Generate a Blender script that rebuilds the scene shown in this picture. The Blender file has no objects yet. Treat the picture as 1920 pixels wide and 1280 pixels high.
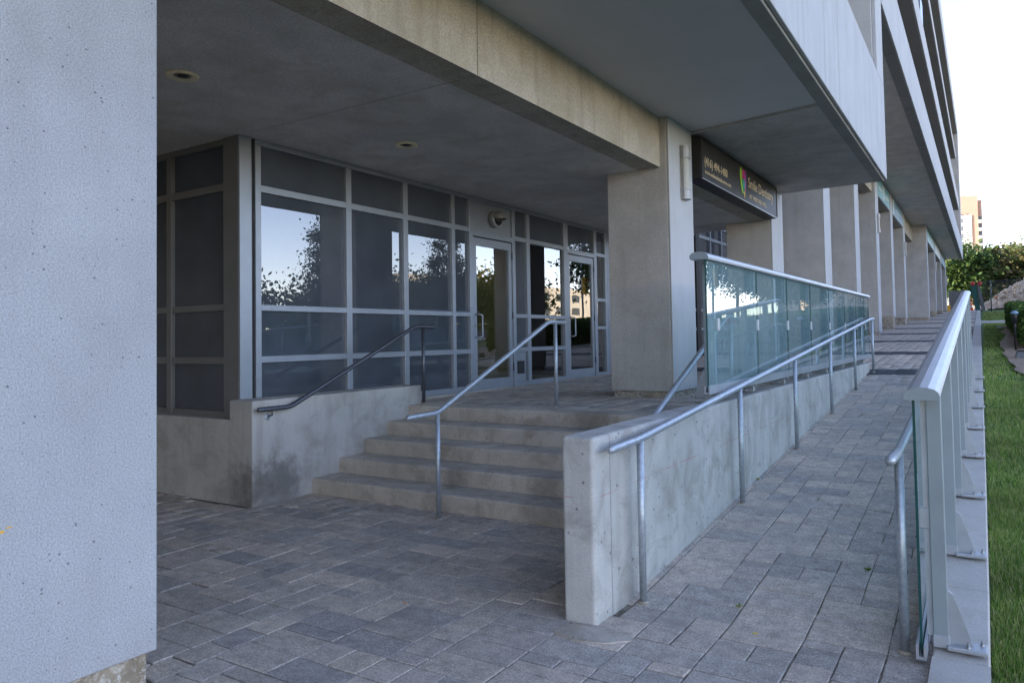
import bpy, bmesh, math, random
import numpy as np
from mathutils import Vector, Matrix

random.seed(7)
rng = np.random.default_rng(7)
SC = bpy.context.scene
COL = SC.collection

# ---------------------------------------------------------------- camera
EYE = 1.54
FPX, CXP, CYP = 1387.397, 960.0, 587.078
YAW, PIT, ROL = 0.5687126, 0.034652, -0.0164709
_f = Vector((-math.sin(YAW) * math.cos(PIT), math.cos(YAW) * math.cos(PIT), math.sin(PIT)))
_r = Vector((math.cos(YAW), math.sin(YAW), 0.0))
_u = _r.cross(_f)
RGT = _r * math.cos(ROL) + _u * math.sin(ROL)
UPV = -_r * math.sin(ROL) + _u * math.cos(ROL)
FWD = _f
cam_d = bpy.data.cameras.new("camera")
cam = bpy.data.objects.new("camera", cam_d)
COL.objects.link(cam)
M = Matrix.Identity(4)
for i in range(3):
    M[i][0], M[i][1], M[i][2] = RGT[i], UPV[i], -FWD[i]
M[2][3] = EYE
cam.matrix_world = M
cam_d.sensor_fit = 'HORIZONTAL'
cam_d.sensor_width = 36.0
cam_d.lens = FPX / 1920 * 36.0
cam_d.shift_y = -(640 - CYP) / 1920
cam_d.clip_start = 0.05
cam_d.clip_end = 2000
SC.camera = cam

# ---------------------------------------------------------------- light
SUN_EL = math.radians(17)
SUN_AZ = math.radians(252)            # compass-like: 0 = +Y, 90 = +X
sdir = Vector((math.sin(SUN_AZ) * math.cos(SUN_EL), math.cos(SUN_AZ) * math.cos(SUN_EL), math.sin(SUN_EL)))
W = bpy.data.worlds.new("World")
SC.world = W
W.use_nodes = True
wn = W.node_tree
bg = wn.nodes["Background"]
sky = wn.nodes.new("ShaderNodeTexSky")
sky.sky_type = 'NISHITA'
sky.sun_disc = False
sky.sun_elevation = SUN_EL
sky.sun_rotation = SUN_AZ
sky.air_density = 1.0
sky.dust_density = 0.3
sky.altitude = 2500
sky.ozone_density = 1.5
wb = wn.nodes.new("ShaderNodeMix")            # warm tint multiplied over the sky, in place of a white balance
wb.data_type = 'RGBA'
wb.blend_type = 'MULTIPLY'
wb.inputs[0].default_value = 1.0
wb.inputs[7].default_value = (1.24, .965, .90, 1)
wn.links.new(sky.outputs[0], wb.inputs[6])
wn.links.new(wb.outputs[2], bg.inputs[0])
bg.inputs[1].default_value = 0.15
sd = bpy.data.lights.new("sun", 'SUN')
sd.energy = 3.6
sd.angle = math.radians(0.5)
sd.color = (1.0, 0.86, 0.68)
sun = bpy.data.objects.new("sun", sd)
COL.objects.link(sun)
sun.location = (-40, -80, 60)
sun.rotation_euler = (-sdir).to_track_quat('-Z', 'Y').to_euler()
vs = SC.view_settings
vs.view_transform = 'Standard'
vs.look = 'None'
vs.exposure = 2.52
vs.gamma = 1.0
vs.use_curve_mapping = False
SC.cycles.max_bounces = 10
SC.cycles.diffuse_bounces = 5
SC.cycles.glossy_bounces = 5
SC.cycles.transparent_max_bounces = 24

def on_screen(x, y, z):
    d = Vector((x, y, z - EYE))
    w = d.dot(FWD)
    if w < 0.2:
        return None
    return CXP + FPX * d.dot(RGT) / w, CYP - FPX * d.dot(UPV) / w, w

# ---------------------------------------------------------------- materials
MT = {}
MK = {}
class NT:
    def __init__(s, name):
        s.m = bpy.data.materials.new(name)
        s.m.use_nodes = True
        s.t = s.m.node_tree
        s.b = s.t.nodes["Principled BSDF"]
        s.out = s.t.nodes["Material Output"]
        s.geo = s.t.nodes.new("ShaderNodeNewGeometry")
        MT[name] = s.m
        MK[name] = s
    def n(s, typ, **kw):
        nd = s.t.nodes.new(typ)
        for k, v in kw.items():
            if k in nd.inputs.keys():
                nd.inputs[k].default_value = v
            else:
                setattr(nd, k, v)
        return nd
    def l(s, a, b):
        s.t.links.new(a, b)
    def pos(s, scale=(1, 1, 1)):
        mp = s.n("ShaderNodeMapping")
        mp.inputs['Scale'].default_value = scale
        s.l(s.geo.outputs['Position'], mp.inputs[0])
        return mp.outputs[0]
    def noise(s, scale, detail=4, rough=.55, vec=None, dist=0):
        nd = s.n("ShaderNodeTexNoise")
        nd.inputs['Scale'].default_value = scale
        nd.inputs['Detail'].default_value = detail
        nd.inputs['Roughness'].default_value = rough
        nd.inputs['Distortion'].default_value = dist
        s.l(vec if vec is not None else s.geo.outputs['Position'], nd.inputs['Vector'])
        return nd.outputs['Fac']
    def ramp(s, fac, stops):
        nd = s.n("ShaderNodeValToRGB")
        el = nd.color_ramp.elements
        while len(el) < len(stops):
            el.new(0.5)
        for e, (p, c) in zip(el, stops):
            e.position = p
            e.color = (c[0], c[1], c[2], 1) if hasattr(c, '__len__') else (c, c, c, 1)
        s.l(fac, nd.inputs[0])
        return nd.outputs[0]
    def mix(s, fac, a, b, mode='MIX'):
        nd = s.n("ShaderNodeMix", data_type='RGBA', blend_type=mode)
        for v, i in ((fac, 0), (a, 6), (b, 7)):
            if isinstance(v, (int, float)):
                nd.inputs[i].default_value = v
            elif isinstance(v, (tuple, list)):
                nd.inputs[i].default_value = (v[0], v[1], v[2], 1)
            else:
                s.l(v, nd.inputs[i])
        return nd.outputs[2]
    def math(s, op, a, b=0.0):
        nd = s.n("ShaderNodeMath", operation=op)
        for v, i in ((a, 0), (b, 1)):
            if isinstance(v, (int, float)):
                nd.inputs[i].default_value = v
            else:
                s.l(v, nd.inputs[i])
        return nd.outputs[0]
    def xyz(s):
        nd = s.n("ShaderNodeSeparateXYZ")
        s.l(s.geo.outputs['Position'], nd.inputs[0])
        return nd.outputs
    def bump(s, h, strength=.3, dist=.01):
        nd = s.n("ShaderNodeBump")
        nd.inputs['Strength'].default_value = strength
        nd.inputs['Distance'].default_value = dist
        s.l(h, nd.inputs['Height'])
        s.l(nd.outputs[0], s.b.inputs['Normal'])
    def col(s, c):
        if isinstance(c, (tuple, list)):
            s.b.inputs['Base Color'].default_value = (c[0], c[1], c[2], 1)
        else:
            s.l(c, s.b.inputs['Base Color'])
    def rough(s, r):
        s.b.inputs['Roughness'].default_value = r

def plain(name, c, rough=.6, metal=0.0, var=.15, vs_=6.0, bump=0.0):
    k = NT(name)
    f = k.noise(vs_, 5)
    a = [x * (1 - var) for x in c]
    b = [min(1, x * (1 + var)) for x in c]
    k.col(k.ramp(f, [(.3, a), (.7, b)]))
    k.rough(rough)
    k.b.inputs['Metallic'].default_value = metal
    if bump:
        k.bump(k.noise(90, 3), bump, .004)
    return k.m

def concrete(name, base, var=.12, grain=130, bump=.35, pit=.0, stain=.3, streak=0.0, tint=(.75, .7, .6), gdist=.004, gcol=.1, pitr=.17, sts=2.6):
    k = NT(name)
    c0 = [x * (1 - var) for x in base]
    c1 = [min(1, x * (1 + var)) for x in base]
    c = k.ramp(k.noise(1.7, 6, .6), [(.3, c0), (.7, c1)])
    g = k.noise(grain, 3, .7)
    c = k.mix(1.0, c, k.ramp(g, [(.3, 1 - gcol), (.68, 1 + gcol)]), 'MULTIPLY')
    if stain:
        st = k.ramp(k.noise(sts, 8, .68, dist=.6), [(.47, 0.0), (.66, 1.0)])
        c = k.mix(k.math('MULTIPLY', st, stain), c, [x * t for x, t in zip(base, tint)])
    if streak:
        sv = k.noise(1.0, 6, .6, k.pos((7, 7, .5)))
        c = k.mix(k.math('MULTIPLY', k.ramp(sv, [(.5, 0.0), (.72, 1.0)]), streak), c, [x * .55 * t for x, t in zip(base, (1, .95, .85))])
    h = g
    if pit:
        v = k.n("ShaderNodeTexVoronoi")
        v.inputs['Scale'].default_value = pit
        k.l(k.geo.outputs['Position'], v.inputs['Vector'])
        sep = k.n("ShaderNodeSeparateColor")
        k.l(v.outputs['Color'], sep.inputs[0])
        hole = k.math('MULTIPLY', k.math('LESS_THAN', k.math('DIVIDE', v.outputs['Distance'], k.math('ADD', sep.outputs[1], .25)), pitr), k.math('GREATER_THAN', sep.outputs[0], .72))
        c = k.mix(k.math('MULTIPLY', hole, .72), c, [x * .25 for x in base])
        h = k.math('SUBTRACT', g, hole)
    k.col(c)
    k.rough(.88)
    k.b.inputs['Specular IOR Level'].default_value = .25
    if bump:
        k.bump(h, bump, gdist)
    return k

concrete('stucco_light', (.385, .39, .405), .08, 125, .8, pit=30, stain=.14, streak=.10, gdist=.008, gcol=.26, pitr=.13)
concrete('column_side', (.45, .42, .385), .10, 90, .8, stain=.35, streak=.2, gcol=.24)
concrete('column_face', (.45, .45, .45), .05, 110, .5, stain=.14, streak=.2, gcol=.12)
concrete('fin_side', (.45, .43, .405), .12, 70, .5, stain=.25, streak=.2, gcol=.12)
concrete('beam', (.44, .385, .305), .12, 75, .8, stain=.45, streak=.5, gcol=.3)
concrete('soffit_rough', (.62, .575, .53), .14, 55, .6, stain=.5, gcol=.2)
concrete('soffit_smooth', (.56, .545, .53), .03, 160, .1, stain=.05, gcol=.03)
concrete('soffit_panel', (.44, .415, .385), .16, 55, .6, stain=.5, gcol=.25)
concrete('fascia', (.44, .44, .445), .05, 120, .3, stain=.10, streak=.35, gcol=.08)
concrete('fascia_lip', (.30, .29, .27), .12, 90, .3, stain=.4)
concrete('rough_wall', (.45, .445, .43), .07, 60, .8, stain=.15, gcol=.16)
concrete('plinth', (.34, .285, .21), .45, 60, .8, stain=.8, tint=(.35, .30, .24), sts=7, streak=.3)
concrete('step', (.47, .42, .355), .20, 120, .4, pit=24, stain=.6, tint=(.55, .5, .44), gcol=.2, sts=4.5, streak=.25)
concrete('kerb', (.45, .425, .39), .10, 130, .6, stain=.4, gcol=.2, sts=5)
concrete('low_wall', (.42, .40, .37), .12, 80, .9, stain=.5, streak=.4, tint=(.5, .47, .42))
concrete('upper_wall', (.34, .31, .28), .06, 80, .3, stain=.1)

# cast ramp wall: form joints, chalk line, air holes
k = concrete('cast_wall', (.45, .44, .415), .16, 90, .6, pit=20, stain=.6, streak=.35, tint=(.52, .50, .47), gcol=.12, sts=3.2)
X, Y, Z = k.xyz()
src = k.b.inputs['Base Color'].links[0].from_socket
jn = None
for yj in (3.81, 6.57, 9.2, 11.8):
    d = k.math('LESS_THAN', k.math('ABSOLUTE', k.math('SUBTRACT', Y, yj)), .005)
    jn = d if jn is None else k.math('MAXIMUM', jn, d)
zj = k.math('LESS_THAN', k.math('ABSOLUTE', k.math('SUBTRACT', Z, .672)), .0028)
zj = k.math('MULTIPLY', zj, k.ramp(k.noise(5, 3), [(.42, 0.0), (.55, 1.0)]))
src = k.mix(k.math('MULTIPLY', jn, .6), src, (.13, .11, .1))
src = k.mix(k.math('MULTIPLY', zj, .7), src, (.42, .17, .16))
k.col(src)

k = MK['low_wall']
src = k.b.inputs['Base Color'].links[0].from_socket
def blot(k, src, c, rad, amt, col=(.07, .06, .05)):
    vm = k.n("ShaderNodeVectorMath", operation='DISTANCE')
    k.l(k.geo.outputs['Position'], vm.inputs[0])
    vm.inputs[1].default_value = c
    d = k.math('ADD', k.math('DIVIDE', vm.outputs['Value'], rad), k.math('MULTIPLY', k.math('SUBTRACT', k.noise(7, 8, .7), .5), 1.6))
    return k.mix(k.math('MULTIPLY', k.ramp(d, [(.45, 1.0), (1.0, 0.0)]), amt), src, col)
src = blot(k, src, (-5.85, 4.80, .10), .42, .5)
src = blot(k, src, (-5.85, 4.95, .22), .25, .3)
src = blot(k, src, (-6.0, 4.58, .12), .3, .35)
k.col(src)
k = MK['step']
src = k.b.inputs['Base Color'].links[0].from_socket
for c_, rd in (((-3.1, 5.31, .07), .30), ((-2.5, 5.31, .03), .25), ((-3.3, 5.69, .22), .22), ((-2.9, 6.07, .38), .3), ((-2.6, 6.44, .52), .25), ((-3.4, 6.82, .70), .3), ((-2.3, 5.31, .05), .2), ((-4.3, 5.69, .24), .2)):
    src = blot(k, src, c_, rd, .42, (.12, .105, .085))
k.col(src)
k = MK['plinth']
src = k.b.inputs['Base Color'].links[0].from_socket
k.col(k.mix(k.ramp(k.noise(16, 7, .75, dist=1.2), [(.50, 0.0), (.60, .8)]), src, (.58, .55, .50)))

# pavers
def paver_mat(name, cols, dirt, dark=1.0):
    k = NT(name)
    oi = k.n("ShaderNodeObjectInfo")
    rnd = k.math('FRACT', k.math('ADD', oi.outputs['Random'], k.geo.outputs['Random Per Island']))
    nst = len(cols)
    c = k.ramp(rnd, [((i + .5) / nst, [x * dark for x in cc]) for i, cc in enumerate(cols)])
    sp = k.noise(260, 3, .75)
    c = k.mix(1.0, c, k.ramp(sp, [(.33, .5), (.5, 1.0), (.68, 1.65)]), 'MULTIPLY')
    c = k.mix(1.0, c, k.ramp(k.noise(75, 4, .8), [(.3, .62), (.5, 1.0), (.7, 1.42)]), 'MULTIPLY')
    c = k.mix(1.0, c, k.ramp(k.noise(12, 6, .7), [(.3, .74), (.7, 1.25)]), 'MULTIPLY')
    c = k.mix(k.ramp(k.noise(120, 2, .5), [(.73, 0.0), (.76, .7)]), c, (.55, .52, .48))
    st = k.ramp(k.noise(1.6, 9, .72, dist=.8), [(.42, 0.0), (.68, 1.0)])
    c = k.mix(k.math('MULTIPLY', st, dirt), c, (.055, .048, .04))
    fl = k.ramp(k.noise(7, 8, .75, dist=1.5), [(.62, 0.0), (.72, 1.0)])
    c = k.mix(k.math('MULTIPLY', fl, .25), c, (.36, .34, .31))
    k.col(c)
    k.rough(.85)
    k.b.inputs['Specular IOR Level'].default_value = .3
    k.bump(k.math('ADD', sp, k.noise(40, 4)), .55, .004)
    return k.m
PC = [(.37, .325, .28), (.46, .39, .32), (.50, .42, .34), (.40, .35, .30), (.47, .395, .32), (.31, .285, .26), (.43, .365, .305), (.38, .34, .30)]
paver_mat('paver_plaza', PC, .30, 1.12)
paver_mat('paver_ramp', PC, .12, 1.08)
paver_mat('paver_dark', [(.045, .048, .055), (.06, .062, .07), (.052, .055, .062)], .05)
k = NT('joint_sand')
k.col(k.ramp(k.noise(16, 6, .7), [(.35, (.07, .055, .042)), (.52, (.16, .13, .095)), (.70, (.32, .28, .22))]))
k.rough(.95)
k.bump(k.noise(200, 3), .6, .004)

# metals
k = NT('galvanized')
c = k.ramp(k.noise(38, 4, .7), [(.3, (.30, .335, .375)), (.55, (.42, .455, .49)), (.75, (.52, .55, .58))])
rs = k.ramp(k.noise(11, 6, .75), [(.67, 0.0), (.74, 1.0)])
k.col(k.mix(k.math('MULTIPLY', rs, .35), c, (.30, .20, .12)))
k.b.inputs['Metallic'].default_value = .55
k.rough(.42)
k.bump(k.noise(120, 3), .12, .002)
plain('dark_rail', (.10, .105, .12), .38, .6, .2, 30)
plain('aluminium', (.38, .40, .42), .40, .35, .10, 8)
plain('aluminium_post', (.27, .31, .325), .45, .2, .06, 5)
k = NT('cap_metal')
c = k.ramp(k.noise(4, 6, .6), [(.3, (.40, .42, .45)), (.7, (.48, .50, .53))])
scr = k.noise(3, 5, .7, k.pos((40, 3, 10)), 1.0)
k.col(k.mix(k.math('MULTIPLY', k.ramp(scr, [(.66, 0.0), (.70, 1.0)]), .35), c, (.75, .76, .78)))
k.b.inputs['Metallic'].default_value = .45
k.rough(.36)
plain('frame_metal', (.275, .30, .335), .40, .35, .06, 4)
plain('frame_dark', (.17, .165, .16), .45, .25, .08, 4)
plain('bolt_steel', (.35, .34, .32), .4, .8, .2, 50)
plain('black_metal', (.018, .018, .02), .45, .1, .3, 20)
plain('lamp_metal', (.30, .29, .275), .45, .4, .12, 12)
plain('lamp_diffuser', (.42, .39, .33), .5, 0, .05, 20)
plain('cream_trim', (.52, .45, .32), .6, 0, .12, 20)
plain('lamp_ring', (.80, .68, .45), .5, 0, .1, 20)
plain('lamp_inner', (.25, .2, .13), .4, .3, .2, 20)
plain('sign_black', (.022, .020, .018), .5, 0, .25, 5)
MT['sign_black'].node_tree.nodes['Principled BSDF'].inputs['Specular IOR Level'].default_value = .25
plain('sign_trim', (.35, .36, .37), .4, .4, .1, 8)
plain('letter_cream', (.62, .47, .28), .5, 0, .03)
plain('logo_green', (.28, .52, .03), .5, 0, .05)
plain('logo_magenta', (.55, .015, .16), .5, 0, .05)
plain('logo_purple', (.36, .06, .36), .5, 0, .05)
plain('logo_teal', (.03, .34, .27), .5, 0, .05)
plain('logo_gold', (.62, .42, .05), .5, 0, .05)
plain('sign_teal', (.16, .36, .40), .45, 0, .3, 3)
plain('sign_blue', (.20, .34, .46), .45, 0, .3, 3)
plain('sign_pale', (.55, .60, .60), .5, 0, .1, 3)
plain('soil', (.26, .19, .135), .95, 0, .5, 14, .8)
plain('rubble', (.42, .32, .22), .95, 0, .35, 2.0, .7)
plain('rubble_rock', (.50, .39, .28), .9, 0, .35, 4.0, .6)
plain('rubble_orange', (.40, .17, .07), .9, 0, .25, 3)
plain('bark', (.10, .075, .055), .9, 0, .3, 12, .8)
plain('cone_orange', (.75, .08, .02), .5, 0, .1)
plain('cone_white', (.7, .7, .7), .5, 0, .1)
plain('yellow', (.70, .38, .02), .5, 0, .1)
plain('red_cloth', (.60, .035, .03), .7, 0, .2)
plain('green_fabric', (.025, .10, .085), .8, 0, .25, 4)
plain('fence_steel', (.12, .13, .14), .5, .4, .2)
plain('interior_wall', (.55, .40, .20), .8, 0, .1, 2)
plain('interior_floor', (.36, .28, .18), .6, 0, .2, 4)
plain('interior_dark', (.05, .055, .055), .6, 0, .1, 2)
plain('asphalt', (.05, .05, .052), .9, 0, .25, 8, .5)
plain('hoarding', (.42, .36, .26), .7, 0, .1, 1)
plain('tower_brick', (.42, .255, .195), .8, 0, .06, .3)
plain('tower_white', (.66, .63, .58), .7, 0, .04, .3)
plain('tower_glass', (.035, .045, .055), .15, 0, .3, .4)
plain('house_wall', (.5, .45, .38), .8, 0, .06, .3)
plain('leaf_yellow', (.60, .48, .05), .7, 0, .15)
plain('leaf_tan', (.45, .32, .18), .7, 0, .15)
plain('orange_bit', (.75, .25, .02), .6, 0, .1)

def glass_mat(name, f0, tint, rough=0.0, base=None, milky=0.0):
    k = NT(name)
    k.t.nodes.remove(k.b)
    lw = k.n("ShaderNodeLayerWeight")
    lw.inputs['Blend'].default_value = .5
    p5 = k.math('POWER', lw.outputs['Facing'], 5.0)
    fac = k.math('ADD', k.math('MULTIPLY', p5, 1 - f0), f0)
    fac = k.math('MULTIPLY', fac, k.math('SUBTRACT', 1.0, k.geo.outputs['Backfacing']))
    gl = k.n("ShaderNodeBsdfGlossy")
    gl.inputs['Roughness'].default_value = rough
    # faint waviness of real panes
    bp = k.n("ShaderNodeBump")
    bp.inputs['Strength'].default_value = .015
    bp.inputs['Distance'].default_value = .02
    k.l(k.noise(1.6, 2), bp.inputs['Height'])
    k.l(bp.outputs[0], gl.inputs['Normal'])
    if base is None:
        tr = k.n("ShaderNodeBsdfTransparent")
        tr.inputs[0].default_value = (*tint, 1)
        if milky:                                   # pale teal diffuse puts a milky sheen into the glass colour
            df = k.n("ShaderNodeBsdfDiffuse")
            df.inputs[0].default_value = (.48, .68, .71, 1)
            fm = k.n("ShaderNodeMixShader")
            fm.inputs[0].default_value = milky
            k.l(tr.outputs[0], fm.inputs[1]); k.l(df.outputs[0], fm.inputs[2])
            tr = fm
    else:
        tr = k.n("ShaderNodeBsdfDiffuse")
        k.l(k.ramp(k.noise(2, 4), [(.3, [x * .85 for x in base]), (.7, [x * 1.15 for x in base])]), tr.inputs[0])
    mx = k.n("ShaderNodeMixShader")
    k.l(fac, mx.inputs[0]); k.l(tr.outputs[0], mx.inputs[1]); k.l(gl.outputs[0], mx.inputs[2])
    k.l(mx.outputs[0], k.out.inputs[0])
    return k.m
glass_mat('pane_screen', .15, None, .0, (.062, .072, .088))
glass_mat('pane_side', .06, None, .02, (.062, .070, .084))
glass_mat('pane_clear', .26, (.78, .82, .78))
glass_mat('guard_glass', .13, (.86, .95, .96), milky=.15)
plain('glass_edge', (.015, .075, .07), .2, 0, .1)

def leaf_mat(name, cols, trans=.25):
    k = NT(name)
    c = k.ramp(k.geo.outputs['Random Per Island'], [((i + .5) / len(cols), cc) for i, cc in enumerate(cols)])
    c = k.mix(1.0, c, k.ramp(k.noise(.8, 3), [(.3, .7), (.7, 1.25)]), 'MULTIPLY')
    k.col(c)
    k.rough(.6)
    k.b.inputs['Specular IOR Level'].default_value = .25
    tl = k.n("ShaderNodeBsdfTranslucent")
    k.l(c, tl.inputs[0])
    mx = k.n("ShaderNodeMixShader")
    mx.inputs[0].default_value = trans
    k.l(k.b.outputs[0], mx.inputs[1]); k.l(tl.outputs[0], mx.inputs[2])
    k.l(mx.outputs[0], k.out.inputs[0])
    return k.m
leaf_mat('leaf_green', [(.04, .085, .022), (.07, .12, .03), (.11, .15, .04), (.05, .10, .026)])
leaf_mat('leaf_mixed', [(.05, .085, .026), (.09, .12, .04), (.15, .12, .055), (.07, .105, .035), (.18, .12, .07), (.11, .14, .045)])
leaf_mat('leaf_dark', [(.025, .045, .015), (.04, .07, .02), (.06, .09, .025)])
leaf_mat('leaf_autumn', [(.16, .12, .03), (.24, .19, .05), (.12, .13, .035), (.09, .12, .03)])
leaf_mat('hedge_leaf', [(.03, .075, .016), (.05, .11, .022), (.08, .15, .03), (.13, .19, .035)])
leaf_mat('grass_blade', [(.07, .16, .022), (.15, .28, .04), (.24, .37, .065), (.50, .44, .24), (.09, .19, .03), (.20, .32, .06), (.36, .37, .13)])
k = NT('lawn_ground')
c = k.ramp(k.noise(30, 5, .7), [(.3, (.045, .085, .016)), (.55, (.08, .14, .026)), (.75, (.15, .17, .05))])
bare = k.ramp(k.noise(1.2, 6, .65), [(.60, 0.0), (.72, 1.0)])
k.col(k.mix(k.math('MULTIPLY', bare, .6), c, (.20, .16, .09)))
k.rough(.95)
k.bump(k.noise(80, 3), .8, .02)

# ---------------------------------------------------------------- mesh helpers
def link(name, me, mat, parent=None, loc=None):
    o = bpy.data.objects.new(name, me)
    COL.objects.link(o)
    if mat is not None and me is not None and len(me.materials) == 0:
        for m_ in (mat if isinstance(mat, (list, tuple)) else [mat]):
            me.materials.append(MT[m_])
    if parent is not None:
        o.parent = parent
    if loc is not None:
        o.location = loc
    return o

def tag(o, label, cat, group=None, kind=None):
    o['label'] = label
    o['category'] = cat
    if group:
        o['group'] = group
    if kind:
        o['kind'] = kind
    return o

def struct(o):
    o['kind'] = 'structure'
    return o

def empty(name, loc, label, cat, group=None):
    o = bpy.data.objects.new(name, None)
    COL.objects.link(o)
    o.location = loc
    o.empty_display_size = .2
    return tag(o, label, cat, group)

class P:
    """collects geometry in world coordinates, builds one mesh object"""
    def __init__(s):
        s.bm = bmesh.new()
    def hexa(s, pts, bev=0, seg=1, mi=0):
        v = [s.bm.verts.new(p) for p in pts]
        fs = []
        for q in ((0, 3, 2, 1), (4, 5, 6, 7), (0, 1, 5, 4), (1, 2, 6, 5), (2, 3, 7, 6), (3, 0, 4, 7)):
            fs.append(s.bm.faces.new([v[i] for i in q]))
        for f in fs:
            f.material_index = mi
        if bev:
            ed = list({e for f in fs for e in f.edges})
            bmesh.ops.bevel(s.bm, geom=ed, offset=bev, segments=seg, affect='EDGES', profile=.5)
        return s
    def box(s, x0, x1, y0, y1, z0, z1, bev=0, seg=1, mi=0):
        return s.hexa([(x0, y0, z0), (x1, y0, z0), (x1, y1, z0), (x0, y1, z0), (x0, y0, z1), (x1, y0, z1), (x1, y1, z1), (x0, y1, z1)], bev, seg, mi)
    def slab(s, x0, x1, y0, y1, zb0, zb1, zt0, zt1, bev=0):
        """box whose z varies linearly from y0 to y1"""
        return s.hexa([(x0, y0, zb0), (x1, y0, zb0), (x1, y1, zb1), (x0, y1, zb1), (x0, y0, zt0), (x1, y0, zt0), (x1, y1, zt1), (x0, y1, zt1)], bev)
    def prism(s, poly, axis, a0, a1, mi=0):
        """poly: 2D points; axis 'x': (y,z) extruded along x, 'y': (x,z) along y, 'z': (x,y) along z"""
        def mk(p, a):
            return {'x': (a, p[0], p[1]), 'y': (p[0], a, p[1]), 'z': (p[0], p[1], a)}[axis]
        A = [s.bm.verts.new(mk(p, a0)) for p in poly]
        B = [s.bm.verts.new(mk(p, a1)) for p in poly]
        n = len(poly)
        fs = [s.bm.faces.new(A[::-1]), s.bm.faces.new(B)]
        for i in range(n):
            fs.append(s.bm.faces.new([A[i], A[(i + 1) % n], B[(i + 1) % n], B[i]]))
        for f in fs:
            f.material_index = mi
        return s
    def tube(s, pts, r, seg=14, caps='round'):
        pts = [Vector(p) for p in pts]
        n = len(pts)
        rings = []
        ref = None
        def ring(c, t, rad, bit=None):
            nonlocal ref
            if ref is None or abs(ref.dot(t)) > .95:
                ref = Vector((0, 0, 1)) if abs(t.z) < .9 else Vector((1, 0, 0))
            a = (ref - t * ref.dot(t)).normalized()
            b = t.cross(a)
            out = []
            for i in range(seg):
                th = 2 * math.pi * i / seg
                d = a * math.cos(th) + b * math.sin(th)
                if bit is not None:
                    tt, k_ = bit
                    d = d + t * 0
                out.append(s.bm.verts.new(c + d * rad))
            ref = a
            return out
        tang = []
        for i in range(n):
            if i == 0: t = pts[1] - pts[0]
            elif i == n - 1: t = pts[-1] - pts[-2]
            else: t = (pts[i] - pts[i - 1]).normalized() + (pts[i + 1] - pts[i]).normalized()
            tang.append(t.normalized())
        if caps == 'round':
            for a in (80, 50, 25):
                rings.append(ring(pts[0] - tang[0] * r * math.sin(math.radians(a)), tang[0], r * math.cos(math.radians(a))))
        for i in range(n):
            rings.append(ring(pts[i], tang[i], r))
        if caps == 'round':
            for a in (25, 50, 80):
                rings.append(ring(pts[-1] + tang[-1] * r * math.sin(math.radians(a)), tang[-1], r * math.cos(math.radians(a))))
        for A, B in zip(rings[:-1], rings[1:]):
            for i in range(seg):
                f = s.bm.faces.new([A[i], A[(i + 1) % seg], B[(i + 1) % seg], B[i]])
                f.smooth = True
        s.bm.faces.new(rings[0][::-1])
        s.bm.faces.new(rings[-1])
        return s
    def lathe(s, prof, origin, axis='z', seg=24):
        """prof: list of (r, h); axis direction from origin"""
        O = Vector(origin)
        ax = {'x': (Vector((0, 1, 0)), Vector((0, 0, 1)), Vector((1, 0, 0))), 'y': (Vector((1, 0, 0)), Vector((0, 0, 1)), Vector((0, 1, 0))), 'z': (Vector((1, 0, 0)), Vector((0, 1, 0)), Vector((0, 0, 1)))}[axis]
        rings = []
        for r_, h in prof:
            rings.append([s.bm.verts.new(O + ax[2] * h + (ax[0] * math.cos(2 * math.pi * i / seg) + ax[1] * math.sin(2 * math.pi * i / seg)) * max(r_, 1e-4)) for i in range(seg)])
        for A, B in zip(rings[:-1], rings[1:]):
            for i in range(seg):
                f = s.bm.faces.new([A[i], A[(i + 1) % seg], B[(i + 1) % seg], B[i]])
                f.smooth = True
        s.bm.faces.new(rings[0][::-1])
        s.bm.faces.new(rings[-1])
        return s
    def build(s, name, mat, parent=None, origin=None):
        bmesh.ops.recalc_face_normals(s.bm, faces=s.bm.faces)
        me = bpy.data.meshes.new(name)
        base = Vector((0, 0, 0))
        if parent is not None:
            base = world_loc(parent)
        o_loc = Vector(origin) if origin is not None else base
        bmesh.ops.translate(s.bm, verts=s.bm.verts, vec=-o_loc)
        s.bm.to_mesh(me)
        s.bm.free()
        return link(name, me, mat, parent, o_loc - base)

def world_loc(o):
    v = Vector((0, 0, 0))
    while o is not None:
        v += o.location
        o = o.parent
    return v

def box(name, dims, mat, parent=None, bev=0, seg=1, origin=None):
    return P().box(*dims, bev, seg).build(name, mat, parent, origin)

def soup(name, verts, quads, mat, parent=None, smooth=False):
    me = bpy.data.meshes.new(name)
    verts = np.asarray(verts, np.float32).reshape(-1, 3)
    quads = np.asarray(quads, np.int32)
    k_ = quads.shape[1]
    base = np.array(world_loc(parent)) if parent is not None else np.zeros(3)
    me.vertices.add(len(verts))
    me.vertices.foreach_set('co', (verts - base).astype(np.float32).ravel())
    me.loops.add(quads.size)
    me.loops.foreach_set('vertex_index', quads.ravel())
    me.polygons.add(len(quads))
    me.polygons.foreach_set('loop_start', np.arange(0, quads.size, k_, dtype=np.int32))
    me.update(calc_edges=True)
    me.validate()
    return link(name, me, mat, parent)

# ---------------------------------------------------------------- levels of the place
def ramp_z(y):
    if y < 4: return 0.0
    if y < 14.85: return .0775 * (y - 4)
    if y < 75: return .841 + .0425 * (y - 14.85)
    return .841 + .0425 * (75 - 14.85)
def landing_z(y):
    return .77 + .0088 * (y - 6.8)
NOSE = [5.31, 5.687, 6.065, 6.442, 6.82]
TOPS = [.154, .308, .462, .616, .77]
SOF = 3.62          # low soffit under the beam
SOF1 = 4.24         # soffit of the first overhang
SOF2 = 7.45         # soffit of the long overhang
def kerb_x(y):
    return -.26 - .0042 * max(0, y - 6)

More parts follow.
